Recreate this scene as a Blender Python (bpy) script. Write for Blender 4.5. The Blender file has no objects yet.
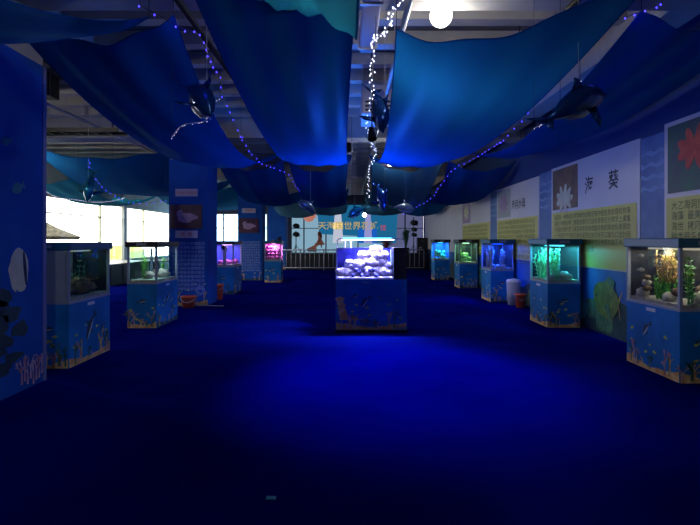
import bpy, bmesh, math, random
from mathutils import Vector, Matrix, noise

C = bpy.context.scene.collection
S = bpy.context.scene
R = random.Random(11)
PI = math.pi
F, CX, HY, CH = 505.0, 350.0, 240.0, 1.6

# ------------------------------------------------ camera, world, exposure
cam = bpy.data.cameras.new('camera')
cam.sensor_width = 36; cam.lens = 36 * F / 700
cam.shift_y = (HY - 262.5) / 700
cam.clip_start = 0.02
co = bpy.data.objects.new('camera', cam); C.objects.link(co)
co.location = (0, 0, CH); co.rotation_euler = (PI / 2, 0, 0)
S.camera = co
w = bpy.data.worlds.new('sky'); S.world = w; w.use_nodes = True
bg = w.node_tree.nodes['Background']
bg.inputs[0].default_value = (1.0, 0.97, 0.86, 1); bg.inputs[1].default_value = 8.5
S.view_settings.view_transform = 'Standard'; S.view_settings.look = 'None'
S.view_settings.gamma = 1; S.view_settings.use_curve_mapping = False
S.view_settings.exposure = 0.0
try:
    S.cycles.use_denoising = True
    S.cycles.max_bounces = 8; S.cycles.transparent_max_bounces = 24
    S.cycles.sample_clamp_indirect = 4
except Exception:
    pass


def area(name, loc, rot, sx, sy, power, col, portal=False, parent=None):
    l = bpy.data.lights.new(name, 'AREA'); l.shape = 'RECTANGLE'; l.size = sx; l.size_y = sy
    l.energy = power; l.color = col
    o = bpy.data.objects.new(name, l); C.objects.link(o)
    o.location = loc; o.rotation_euler = rot
    if portal: l.cycles.is_portal = True
    if parent: o.parent = parent
    return o


def point(name, loc, power, col, r=0.06, parent=None):
    l = bpy.data.lights.new(name, 'POINT'); l.energy = power; l.color = col; l.shadow_soft_size = r
    o = bpy.data.objects.new(name, l); C.objects.link(o); o.location = loc
    if parent: o.parent = parent
    return o


# daylight portals in the two banks of windows
area('daylight_side', (-9.98, 20.5, 1.9), (0, -PI / 2, 0), 2.4, 15.6, 1, (1, 1, 1), portal=True)
area('daylight_end', (-7.3, 29.38, 1.75), (-PI / 2, 0, 0), 5.0, 2.8, 1, (1, 1, 1), portal=True)


def at(px, py, Y):
    return Vector(((px - CX) / F * Y, Y, CH - (py - HY) / F * Y))


# ------------------------------------------------ materials
MC = {}


def mat(name, col, rough=0.6, metal=0.0, emit=None, es=0.0, spec=0.5, noise_amt=0.0, nscale=8.0, col2=None, bump=0.0, sheen=0.0):
    if name in MC: return MC[name]
    m = bpy.data.materials.new(name); m.use_nodes = True
    nt = m.node_tree; b = nt.nodes['Principled BSDF']
    b.inputs['Base Color'].default_value = (*col, 1)
    b.inputs['Roughness'].default_value = rough
    b.inputs['Metallic'].default_value = metal
    b.inputs['Specular IOR Level'].default_value = spec
    if sheen: b.inputs['Sheen Weight'].default_value = sheen
    if emit:
        b.inputs['Emission Color'].default_value = (*emit, 1); b.inputs['Emission Strength'].default_value = es
    if col2 is not None or bump:
        tc = nt.nodes.new('ShaderNodeTexCoord')
        n = nt.nodes.new('ShaderNodeTexNoise'); n.inputs['Scale'].default_value = nscale
        n.inputs['Detail'].default_value = 5
        nt.links.new(tc.outputs['Object'], n.inputs['Vector'])
        if col2 is not None:
            r = nt.nodes.new('ShaderNodeValToRGB')
            r.color_ramp.elements[0].position = 0.35; r.color_ramp.elements[1].position = 0.65
            r.color_ramp.elements[0].color = (*col, 1); r.color_ramp.elements[1].color = (*col2, 1)
            nt.links.new(n.outputs['Fac'], r.inputs['Fac']); nt.links.new(r.outputs['Color'], b.inputs['Base Color'])
        if bump:
            bp = nt.nodes.new('ShaderNodeBump'); bp.inputs['Strength'].default_value = bump
            nt.links.new(n.outputs['Fac'], bp.inputs['Height']); nt.links.new(bp.outputs['Normal'], b.inputs['Normal'])
    MC[name] = m
    return m


def cloth(name, col, trans, tf=0.4, gloss=0.12):
    m = bpy.data.materials.new(name); m.use_nodes = True
    nt = m.node_tree; nt.nodes.clear()
    out = nt.nodes.new('ShaderNodeOutputMaterial')
    d = nt.nodes.new('ShaderNodeBsdfDiffuse'); t = nt.nodes.new('ShaderNodeBsdfTranslucent')
    g = nt.nodes.new('ShaderNodeBsdfGlossy'); g.inputs['Roughness'].default_value = 0.42
    g.inputs['Color'].default_value = (0.25, 0.5, 0.8, 1)
    tc = nt.nodes.new('ShaderNodeTexCoord'); mp = nt.nodes.new('ShaderNodeMapping')
    mp.inputs['Scale'].default_value = (1.6, 0.25, 1)
    n = nt.nodes.new('ShaderNodeTexNoise'); n.inputs['Scale'].default_value = 2.2; n.inputs['Detail'].default_value = 4
    r = nt.nodes.new('ShaderNodeValToRGB')
    r.color_ramp.elements[0].color = (*[c * 0.75 for c in col], 1); r.color_ramp.elements[1].color = (*col, 1)
    r.color_ramp.elements[0].position = 0.3; r.color_ramp.elements[1].position = 0.7
    nt.links.new(tc.outputs['Object'], mp.inputs[0]); nt.links.new(mp.outputs[0], n.inputs['Vector'])
    nt.links.new(n.outputs['Fac'], r.inputs[0]); nt.links.new(r.outputs[0], d.inputs[0])
    t.inputs[0].default_value = (*trans, 1)
    m1 = nt.nodes.new('ShaderNodeMixShader'); m1.inputs[0].default_value = tf
    m2 = nt.nodes.new('ShaderNodeMixShader'); m2.inputs[0].default_value = gloss
    nt.links.new(d.outputs[0], m1.inputs[1]); nt.links.new(t.outputs[0], m1.inputs[2])
    nt.links.new(m1.outputs[0], m2.inputs[1]); nt.links.new(g.outputs[0], m2.inputs[2])
    nt.links.new(m2.outputs[0], out.inputs[0])
    return m


def glass(name, tint, gl=0.06, rough=0.02):
    m = bpy.data.materials.new(name); m.use_nodes = True
    nt = m.node_tree; nt.nodes.clear()
    out = nt.nodes.new('ShaderNodeOutputMaterial')
    t = nt.nodes.new('ShaderNodeBsdfTransparent'); t.inputs[0].default_value = (*tint, 1)
    g = nt.nodes.new('ShaderNodeBsdfGlossy'); g.inputs['Roughness'].default_value = rough
    mx = nt.nodes.new('ShaderNodeMixShader'); mx.inputs[0].default_value = gl
    nt.links.new(t.outputs[0], mx.inputs[1]); nt.links.new(g.outputs[0], mx.inputs[2])
    nt.links.new(mx.outputs[0], out.inputs[0])
    return m


def emis(name, col, s):
    if name in MC: return MC[name]
    m = bpy.data.materials.new(name); m.use_nodes = True
    nt = m.node_tree; nt.nodes.clear()
    out = nt.nodes.new('ShaderNodeOutputMaterial'); e = nt.nodes.new('ShaderNodeEmission')
    e.inputs[0].default_value = (*col, 1); e.inputs[1].default_value = s
    nt.links.new(e.outputs[0], out.inputs[0])
    MC[name] = m
    return m


M = dict(
    carpet=mat('carpet', (0.002, 0.004, 0.13), 0.95, spec=0.0, nscale=1.2, col2=(0.002, 0.006, 0.17), bump=0.1),
    concrete=mat('concrete', (0.42, 0.41, 0.42), 0.9, spec=0.1, nscale=1.5, col2=(0.52, 0.51, 0.52), bump=0.1),
    darkconc=mat('dark_concrete', (0.12, 0.11, 0.12), 0.9, spec=0.1, nscale=1.5, col2=(0.2, 0.19, 0.2)),
    galv=mat('galvanised', (0.45, 0.45, 0.5), 0.45, 0.6),
    ducting=mat('duct', (0.55, 0.52, 0.62), 0.6),
    black=mat('black', (0.012, 0.012, 0.015), 0.5),
    darkwall=mat('dark_wall', (0.03, 0.035, 0.07), 0.8, nscale=0.6, col2=(0.045, 0.05, 0.1)),
    wallblue=mat('wall_blue', (0.01, 0.03, 0.16), 0.8, nscale=0.6, col2=(0.015, 0.05, 0.2)),
    white=mat('white_paint', (0.75, 0.75, 0.78), 0.5),
    frame=mat('tank_frame', (0.33, 0.35, 0.45), 0.4),
    panelgrey=mat('grey_panel', (0.36, 0.38, 0.40), 0.6),
    lid=mat('tank_lid', (0.015, 0.12, 0.22), 0.35),
    lidblack=mat('tank_lid_black', (0.03, 0.022, 0.025), 0.4),
    print_blue=mat('sea_print', (0.006, 0.14, 0.40), 0.6, spec=0.2, nscale=2.5, col2=(0.012, 0.21, 0.58)),
    print_pillar=mat('pillar_print', (0.006, 0.07, 0.36), 0.7, spec=0.15, nscale=1.5, col2=(0.01, 0.10, 0.48)),
    dolph=mat('print_dolphin', (0.035, 0.045, 0.07), 0.6),
    dolph_belly=mat('print_belly', (0.55, 0.6, 0.62), 0.6),
    coral_o=mat('print_orange', (0.75, 0.30, 0.08), 0.7, nscale=12, col2=(0.85, 0.6, 0.25)),
    coral_p=mat('print_pink', (0.55, 0.22, 0.3), 0.7, nscale=12, col2=(0.6, 0.45, 0.55)),
    coral_g=mat('print_green', (0.03, 0.12, 0.08), 0.7, nscale=9, col2=(0.12, 0.22, 0.12)),
    coral_y=mat('print_yellow', (0.65, 0.6, 0.1), 0.7),
    coral_t=mat('print_teal', (0.02, 0.17, 0.22), 0.7, nscale=6, col2=(0.05, 0.28, 0.32)),
    coral_d=mat('print_dark', (0.012, 0.03, 0.06), 0.7, nscale=5, col2=(0.02, 0.06, 0.07)),
    cream=mat('print_cream', (0.6, 0.58, 0.42), 0.7, nscale=6, col2=(0.7, 0.68, 0.5)),
    paper=mat('poster_paper', (0.58, 0.54, 0.60), 0.38, nscale=1.0, col2=(0.64, 0.6, 0.66)),
    yellow=mat('poster_yellow', (0.60, 0.54, 0.08), 0.42, nscale=1.5, col2=(0.66, 0.60, 0.11)),
    ink=mat('ink', (0.035, 0.035, 0.06), 0.6),
    inkgreen=mat('ink_green', (0.12, 0.14, 0.03), 0.6),
    bannerblue=mat('banner_blue', (0.03, 0.10, 0.34), 0.5, nscale=2, col2=(0.10, 0.2, 0.45)),
    picbrown=mat('picture_brown', (0.22, 0.08, 0.05), 0.5, nscale=3, col2=(0.10, 0.04, 0.05)),
    picgreen=mat('picture_green', (0.02, 0.12, 0.08), 0.5, nscale=3, col2=(0.04, 0.07, 0.09)),
    picred=mat('picture_red', (0.42, 0.03, 0.02), 0.5, nscale=6, col2=(0.55, 0.08, 0.05)),
    picmaroon=mat('picture_maroon', (0.09, 0.02, 0.05), 0.5, nscale=5, col2=(0.05, 0.015, 0.05)),
    mauve=mat('print_mauve', (0.42, 0.3, 0.5), 0.6, nscale=14, col2=(0.3, 0.18, 0.32)),
    labelwhite=mat('label_white', (0.5, 0.45, 0.62), 0.6),
    redink=mat('ink_red', (0.6, 0.03, 0.05), 0.6),
    paleblue=mat('ink_pale', (0.3, 0.42, 0.85), 0.6),
    orange=mat('orange_plastic', (0.85, 0.13, 0.05), 0.4),
    thatch=mat('thatch', (0.010, 0.007, 0.004), 0.95, nscale=9, col2=(0.11, 0.09, 0.055), bump=0.6),
    yellowwall=mat('yellow_wall', (0.36, 0.34, 0.09), 0.9),
    foil=mat('foil_blue', (0.01, 0.06, 0.26), 0.18, 0.6),
    foilteal=mat('foil_teal', (0.01, 0.22, 0.38), 0.2, 0.55),
    foilgrey=mat('foil_grey', (0.16, 0.2, 0.25), 0.2, 0.5),
    foilbelly=mat('foil_belly', (0.35, 0.4, 0.5), 0.2, 0.4),
    wire=mat('wire', (0.02, 0.02, 0.06), 0.5),
    wirewhite=mat('wire_white', (0.5, 0.5, 0.6), 0.5),
    rock=mat('rock', (0.10, 0.06, 0.04), 0.9, nscale=9, col2=(0.35, 0.22, 0.14), bump=0.5),
    rockpale=mat('rock_pale', (0.5, 0.42, 0.36), 0.9, nscale=9, col2=(0.7, 0.6, 0.5), bump=0.5),
    whitecoral=mat('coral_white', (0.8, 0.72, 0.85), 0.8, nscale=16, col2=(0.4, 0.28, 0.6), bump=0.4),
    purplecoral=mat('coral_purple', (0.12, 0.10, 0.45), 0.8, nscale=20, col2=(0.03, 0.03, 0.2)),
    plant=mat('plant_green', (0.06, 0.42, 0.05), 0.6, nscale=10, col2=(0.3, 0.6, 0.06)),
    plantyellow=mat('plant_yellow', (0.55, 0.5, 0.08), 0.6, nscale=10, col2=(0.7, 0.35, 0.15)),
    plantdark=mat('plant_dark', (0.02, 0.12, 0.06), 0.6),
    gravel=mat('gravel', (0.3, 0.24, 0.18), 0.9, nscale=40, col2=(0.6, 0.5, 0.4), bump=0.5),
    backdark=mat('tank_back_dark', (0.012, 0.012, 0.016), 0.5),
    backblue=mat('tank_back_blue', (0.10, 0.14, 0.75), 0.5),
    backpale=mat('tank_back_pale', (0.45, 0.5, 0.75), 0.5),
    pinkdecor=mat('pink_decor', (0.8, 0.3, 0.62), 0.7, nscale=25, col2=(0.6, 0.08, 0.42), bump=0.6),
    metalrail=mat('rail', (0.45, 0.45, 0.55), 0.4, 0.3),
    coralskin=mat('statue_coral', (0.62, 0.2, 0.12), 0.6),
    brown=mat('brown_leaf', (0.2, 0.1, 0.07), 0.8),
    globe=emis('globe', (1.0, 0.97, 0.82), 30),
    globe2=emis('globe_cool', (0.9, 0.96, 1.0), 18),
    bulbblue=emis('bulb_blue', (0.05, 0.035, 1.0), 6),
    bulbwhite=emis('bulb_white', (0.75, 0.75, 1.0), 5),
    warm=emis('warm_light', (1.0, 0.78, 0.42), 1.3),
    water=glass('water', (0.93, 0.97, 0.99), 0.02),
    glass=glass('glass', (0.95, 0.98, 0.98), 0.05),
    waterblue=glass('water_blue', (0.8, 0.93, 0.97), 0.02),
    drape=cloth('drape_blue', (0.003, 0.072, 0.36), (0.006, 0.13, 0.46), 0.35, 0.04),
    drapeteal=cloth('drape_teal', (0.01, 0.16, 0.42), (0.03, 0.42, 0.60), 0.55, 0.05),
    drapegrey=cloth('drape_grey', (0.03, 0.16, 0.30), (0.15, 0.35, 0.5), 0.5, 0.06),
)


# ------------------------------------------------ mesh building
class MB:
    def __init__(s):
        s.v = []; s.f = []; s.m = []; s.mi = 0; s.smooth = False; s.sm = []

    def add(s, vs, fs, smooth=None):
        b = len(s.v); s.v += [tuple(v) for v in vs]
        for f in fs:
            s.f.append([b + i for i in f]); s.m.append(s.mi); s.sm.append(s.smooth if smooth is None else smooth)

    def box(s, x0, x1, y0, y1, z0, z1):
        s.add([(x0, y0, z0), (x1, y0, z0), (x1, y1, z0), (x0, y1, z0), (x0, y0, z1), (x1, y0, z1), (x1, y1, z1), (x0, y1, z1)],
              [(0, 3, 2, 1), (4, 5, 6, 7), (0, 1, 5, 4), (1, 2, 6, 5), (2, 3, 7, 6), (3, 0, 4, 7)])
        return s

    def tube(s, pts, r, n=8, r2=None, cap=True):
        pts = [Vector(p) for p in pts]; N = len(pts); rings = []
        vs = []
        for i, p in enumerate(pts):
            d = (pts[min(i + 1, N - 1)] - pts[max(i - 1, 0)]).normalized()
            a = d.cross(Vector((0, 0, 1)))
            if a.length < 0.05: a = d.cross(Vector((0, 1, 0)))
            a.normalize(); b = d.cross(a)
            rr = r if r2 is None else r + (r2 - r) * i / (N - 1)
            if isinstance(r, (list, tuple)): rr = r[i]
            for k in range(n):
                t = 2 * PI * k / n
                vs.append(p + a * math.cos(t) * rr + b * math.sin(t) * rr)
        fs = []
        for i in range(N - 1):
            for k in range(n):
                fs.append((i * n + k, i * n + (k + 1) % n, (i + 1) * n + (k + 1) % n, (i + 1) * n + k))
        if cap:
            fs.append(tuple(range(n))[::-1]); fs.append(tuple((N - 1) * n + k for k in range(n)))
        s.add(vs, fs, True)
        return s

    def ball(s, c, rx, ry=None, rz=None, n=12, m=8, nz=0.0, sc=3.0, rot=None):
        ry = rx if ry is None else ry; rz = rx if rz is None else rz
        c = Vector(c); vs = []; fs = []
        for j in range(m + 1):
            ph = PI * j / m
            for i in range(n):
                th = 2 * PI * i / n
                d = Vector((math.sin(ph) * math.cos(th), math.sin(ph) * math.sin(th), math.cos(ph)))
                k = 1 + (nz * noise.noise(d * sc + c * 7) if nz else 0)
                p = Vector((d.x * rx, d.y * ry, d.z * rz)) * k
                if rot: p = rot @ p
                vs.append(c + p)
        for j in range(m):
            for i in range(n):
                fs.append((j * n + i, (j + 1) * n + i, (j + 1) * n + (i + 1) % n, j * n + (i + 1) % n))
        s.add(vs, fs, True)
        return s

    def lathe(s, c, prof, n=24):
        c = Vector(c); vs = []; fs = []
        for r, z in prof:
            for i in range(n):
                t = 2 * PI * i / n
                vs.append(c + Vector((r * math.cos(t), r * math.sin(t), z)))
        for j in range(len(prof) - 1):
            for i in range(n):
                fs.append((j * n + i, j * n + (i + 1) % n, (j + 1) * n + (i + 1) % n, (j + 1) * n + i))
        s.add(vs, fs, True)
        return s

    def poly(s, pts2, P, h0, h1):
        """extruded polygon: P maps (u, v, h) to 3D"""
        n = len(pts2)
        vs = [P(u, v, h0) for u, v in pts2] + [P(u, v, h1) for u, v in pts2]
        fs = [tuple(range(n))[::-1], tuple(range(n, 2 * n))] + [(i, (i + 1) % n, n + (i + 1) % n, n + i) for i in range(n)]
        s.add(vs, fs, False)
        return s

    def build(s, name, mats, parent=None, off=None, bevel=0):
        me = bpy.data.meshes.new(name)
        o = Vector(off) if off is not None else Vector((0, 0, 0))
        me.from_pydata([tuple(Vector(v) - o) for v in s.v], [], s.f)
        if not isinstance(mats, (list, tuple)): mats = [mats]
        for m in mats: me.materials.append(m)
        me.polygons.foreach_set('material_index', s.m)
        me.polygons.foreach_set('use_smooth', s.sm)
        me.update()
        ob = bpy.data.objects.new(name, me); C.objects.link(ob)
        if parent is not None: ob.parent = parent
        elif off is not None: ob.location = o
        if bevel:
            b = ob.modifiers.new('bevel', 'BEVEL'); b.width = bevel; b.segments = 2; b.limit_method = 'ANGLE'
        return ob


def tag(o, label, cat, group=None, kind=None):
    o['label'] = label; o['category'] = cat
    if group: o['group'] = group
    if kind: o['kind'] = kind
    return o


def thing(name, label, cat, loc, group=None):
    o = bpy.data.objects.new(name, None); C.objects.link(o); o.location = loc; o.empty_display_size = 0.1
    return tag(o, label, cat, group)


def struct(name, mb, m, parent=None):
    o = mb.build(name, m, parent)
    if parent is None: o['kind'] = 'structure'
    return o


def plane_front(Y):      # surface facing the camera, u -> +X, v -> +Z
    return lambda u, v, h: Vector((u, Y - h, v))


def wrap(s, n):
    s = s.replace('\n', '')
    return '\n'.join(s[i:i + n] for i in range(0, len(s), n))


def plane_left(X):       # surface facing -X (right side of the aisle), u -> -Y
    return lambda u, v, h: Vector((X - h, -u, v))


def plane_right(X):      # surface facing +X, u -> +Y
    return lambda u, v, h: Vector((X + h, u, v))


def text_mesh(name, s, size, P, u, v, m, parent, off, align='LEFT', h=0.004, line=1.0, bold=0.0, label=None):
    cu = bpy.data.curves.new(name + '_c', 'FONT'); cu.body = s; cu.size = size; cu.align_x = align
    cu.resolution_u = 1; cu.space_line = line; cu.offset = bold
    to = bpy.data.objects.new(name + '_t', cu); C.objects.link(to)
    bpy.context.view_layer.update()
    me = bpy.data.meshes.new_from_object(to.evaluated_get(bpy.context.evaluated_depsgraph_get()))
    bpy.data.objects.remove(to); bpy.data.curves.remove(cu)
    o0 = Vector(off)
    for vv in me.vertices:
        vv.co = P(u + vv.co.x, v + vv.co.y, h) - o0
    me.materials.clear(); me.materials.append(m); me.name = name
    ob = bpy.data.objects.new(name, me); C.objects.link(ob); ob.parent = parent
    if label: ob['label'] = label
    return ob


# ------------------------------------------------ room shell
YB = 29.5
struct('floor', MB().box(-10.2, 4.5, -2.5, YB + 0.2, -0.1, 0), M['carpet'])
struct('ceiling', MB().box(-10.2, 4.5, -2.5, YB + 0.2, 4.75, 4.95), M['darkconc'])
WT = 3.9
mb = MB().box(4.3, 4.5, -2.5, 20.4, 0, 4.75); mb.box(4.3, 4.5, 20.4, 27.4, 0, 3.2); mb.box(4.3, 4.5, 20.4, 27.4, 3.72, 4.75); mb.box(4.3, 4.5, 27.4, YB, 0, 4.75)
struct('wall_right', mb, M['wallblue'])
mb = MB().box(-10.2, -10, -2.5, 12.7, 0, 4.75); mb.box(-10.2, -10, 12.7, 28.3, 0, 0.7); mb.box(-10.2, -10, 12.7, 28.3, 3.1, 4.75); mb.box(-10.2, -10, 28.3, YB, 0, 4.75)
struct('wall_left', mb, M['concrete'])
mb = MB().box(-10, -9.8, YB, YB + .2, 0, 4.75); mb.box(-9.8, -4.8, YB, YB + .2, 0, 0.35); mb.box(-9.8, -4.8, YB, YB + .2, 3.15, 4.75)
mb.box(-4.8, -3.4, YB, YB + .2, 0, 4.75); mb.box(-3.4, 4.3, YB, YB + .2, 3.45, 4.75); mb.box(-3.4, 4.3, YB, YB + .2, 0, 0.3)
struct('wall_back', mb, M['darkwall'])
struct('wall_rear', MB().box(-10.2, 4.5, -2.7, -2.5, 0, 4.75), M['darkwall'])


def window(n, x, ys, z0, z1, m_frame):
    mb = MB()
    for y in ys: mb.box(x - 0.08, x + 0.02, y - 0.05, y + 0.05, z0, z1)
    mb.box(x - 0.08, x + 0.02, ys[0], ys[-1], z0, z0 + 0.06); mb.box(x - 0.08, x + 0.02, ys[0], ys[-1], z1 - 0.06, z1)
    o = struct('window_%d' % n, mb, m_frame)
    p = MB().box(x - 0.05, x - 0.04, ys[0], ys[-1], z0, z1).build('pane', M['glass'], o)
    return o


mb = MB()
for y in (13.1, 16.5, 20.3, 24.6, 28.25): mb.box(-10.12, -10.02, y - 0.04, y + 0.04, 0.7, 3.1)
mb.box(-10.12, -10.02, 12.7, 28.3, 2.5, 2.54); mb.box(-10.12, -10.02, 12.7, 28.3, 0.7, 0.76); mb.box(-10.12, -10.02, 12.7, 28.3, 3.04, 3.1)
wn = struct('window_1', mb, M['cream'])
MB().box(-10.08, -10.07, 12.7, 28.3, 0.76, 3.04).build('pane', M['glass'], wn)
MB().box(-10.0, -9.88, 22.1, 22.4, 0, 4.75).build('pilaster', M['panelgrey'])['kind'] = 'structure'
bpy.data.objects['pilaster'].name = 'trim_1'
mb = MB()
for x in (-9.78, -8.6, -7.4, -6.2, -5.0 + 0.15): mb.box(x - 0.04, x + 0.04, YB + 0.02, YB + 0.1, 0.35, 3.15)
for z in (0.38, 1.3, 2.3, 3.12): mb.box(-9.8, -4.8, YB + 0.02, YB + 0.1, z - 0.03, z + 0.03)
wn = struct('window_2', mb, M['panelgrey'])
MB().box(-9.8, -4.8, YB + 0.05, YB + 0.06, 0.35, 3.15).build('pane', glass('pane_blue', (0.55, 0.75, 0.9), 0.04), wn)

# main beams, ribs, ceiling services
k = 1
for y in (-2.2, 4.95, 12.45, 20.05, 27.5):
    struct('trim_%d' % (k + 10), MB().box(-10, 4.3, y, y + 0.6, 4.12, 4.75), M['concrete']); k += 1
for x in (-4.25, 3.7):
    struct('trim_%d' % (k + 10), MB().box(x, x + 0.4, -2.5, YB, 4.25, 4.75), M['concrete']); k += 1
mb = MB()
y = -1.0
while y < 29:
    if not any(abs(y - b) < 0.65 for b in (-2.2, 5.2, 12.7, 20.3, 27.8)): mb.box(-10, 4.3, y, y + 0.22, 4.55, 4.75)
    y += 0.86
struct('trim_30', mb, M['concrete'])


def duct(name, label, x0, x1, y0, y1, z0, z1, m):
    t = thing(name, label, 'duct', ((x0 + x1) / 2, (y0 + y1) / 2, z0))
    MB().box(x0, x1, y0, y1, z0, z1).build('casing', m, t, t.location, bevel=0.015)
    y = y0
    while y <= y1:
        MB().box(x0 - 0.02, x1 + 0.02, y, y + 0.04, z0 - 0.02, z1 + 0.02).build('flange', M['galv'], t, t.location); y += 1.2
    for yy in (y0 + 0.3, y1 - 0.3):
        for xx in (x0 - 0.01, x1 + 0.01): MB().tube([(xx, yy, z0), (xx, yy, 4.76)], 0.006, 6).build('hanger_rod', M['galv'], t, t.location)
    return t


duct('air_duct', 'pale grey rectangular air duct running overhead between the two middle drapes', 0.12, 0.32, 1.5, 6.5, 4.0, 4.1, M['ducting'])
duct('air_duct', 'long dark air duct high above the far half of the centre gap', -0.35, 0.05, 13.6, 26.5, 3.95, 4.4, M['ducting'])
duct('air_duct', 'dark duct under the ceiling behind the front left pillar', -9.0, -5.0, 8.1, 8.7, 4.0, 4.4, M['black'])

t = thing('fan_coil_unit', 'boxy white fan coil unit hung above the centre gap between drapes', 'air conditioner', (0.45, 9.0, 3.75))
MB().box(0.2, 0.75, 8.6, 9.6, 3.75, 4.25).build('casing', M['ducting'], t, t.location, bevel=0.02)
mb = MB()
for z in (3.8, 3.87, 3.94): mb.box(0.26, 0.69, 8.585, 8.6, z, z + 0.03)
mb.build('grille', M['black'], t, t.location)
for xx in (0.22, 0.73):
    for yy in (8.7, 9.5): MB().tube([(xx, yy, 4.25), (xx, yy, 4.76)], 0.008, 6).build('hanger_rod', M['galv'], t, t.location)
for i, (x, z, m, lab) in enumerate([(0.62, 4.3, 'galv', 'thin steel pipe under the ceiling right of the centre duct'),
                                    (-1.75, 4.25, 'black', 'black pipe under the ceiling over the left drape gap'),
                                    (2.35, 4.3, 'black', 'black pipe under the ceiling over the right drape gap'),
                                    (-5.3, 4.2, 'galv', 'steel pipe under the ceiling left of the pillars')]):
    y0, y1 = 0.5, 27.4
    mb = MB().tube([(x, y0, z - .22), (x, y1, z - .22)], 0.035, 10)
    for yy in range(1, 27, 3): mb.tube([(x, yy, z - .22), (x, yy, 4.76)], 0.006, 5)
    tag(mb.build('ceiling_pipe', M[m]), lab, 'pipe')
t = thing('cable_tray', 'ladder cable tray hung from the ceiling behind the front left pillar', 'cable tray', (-6, 10.2, 3.75))
mb = MB()
for yy in (10.0, 10.4): MB().box(-9.5, -4.6, yy, yy + 0.03, 3.75, 3.83).build('side_rail', M['black'], t, t.location)
x = -9.4
while x < -4.6: MB().box(x, x + 0.03, 10.0, 10.42, 3.76, 3.78).build('rung', M['black'], t, t.location); x += 0.3
for x in (-9.2, -7.7, -6.2, -4.8):
    MB().tube([(x, 10.2, 3.76), (x, 10.2, 4.76)], 0.012, 6).build('hanger_rod', M['black'], t, t.location)


# ------------------------------------------------ print shapes
def ell(cx, cy, rx, ry, n=18, a=0.0, wob=0.0, seed=0):
    pts = []
    for i in range(n):
        t = 2 * PI * i / n
        k = 1 + wob * math.sin(3 * t + seed) + wob * 0.7 * math.sin(5 * t + seed * 2)
        x, y = rx * k * math.cos(t), ry * k * math.sin(t)
        pts.append((cx + x * math.cos(a) - y * math.sin(a), cy + x * math.sin(a) + y * math.cos(a)))
    return pts


def tf(pts, cx, cy, s, a, flip=1):
    return [(cx + s * (flip * x * math.cos(a) - y * math.sin(a)), cy + s * (flip * x * math.sin(a) + y * math.cos(a))) for x, y in pts]


DOLPHIN = [(-0.5, -0.02), (-0.42, 0.05), (-0.36, 0.11), (-0.2, 0.17), (-0.05, 0.19), (0.0, 0.30), (0.06, 0.33), (0.08, 0.18), (0.25, 0.12),
           (0.38, 0.04), (0.5, 0.10), (0.56, 0.09), (0.47, -0.02), (0.5, -0.13), (0.44, -0.12), (0.36, -0.02), (0.2, 0.0), (0.0, -0.05),
           (-0.08, -0.18), (-0.15, -0.2), (-0.15, -0.06), (-0.3, -0.04)]
BELLY = [(-0.48, -0.025), (-0.3, 0.02), (-0.1, 0.02), (0.1, 0.03), (0.3, 0.01), (0.2, 0.0), (0.0, -0.05), (-0.15, -0.06), (-0.3, -0.04)]
FISH = [(-0.5, 0), (-0.35, 0.18), (-0.1, 0.28), (0.15, 0.2), (0.3, 0.06), (0.5, 0.22), (0.45, 0), (0.5, -0.22), (0.3, -0.06), (0.15, -0.2), (-0.1, -0.28), (-0.35, -0.18)]


def dolphin_print(P, cx, cy, s, a, flip, parent, off, belly=True):
    o = MB().poly(tf(DOLPHIN, cx, cy, s, a, flip), P, 0.0, 0.003).build('dolphin_print', M['dolph'], parent, off)
    if belly:
        MB().poly(tf(BELLY, cx, cy, s, a, flip), P, 0.003, 0.0045).build('belly_print', M['dolph_belly'], o, off)


def coral_branch(mb, P, u, v, h, rng, w=0.02, depth=3, a=PI / 2):
    if depth == 0 or h < 0.02: return
    du, dv = math.cos(a) * h, math.sin(a) * h
    n = (-math.sin(a) * w, math.cos(a) * w)
    mb.poly([(u - n[0], v - n[1]), (u + du - n[0] * .6, v + dv - n[1] * .6), (u + du + n[0] * .6, v + dv + n[1] * .6), (u + n[0], v + n[1])], P, 0.0, 0.003 + 0.001 * depth)
    for k in range(rng.choice((2, 3))):
        coral_branch(mb, P, u + du, v + dv, h * rng.uniform(.55, .8), rng, w * 0.7, depth - 1, a + rng.uniform(-.8, .8))


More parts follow.
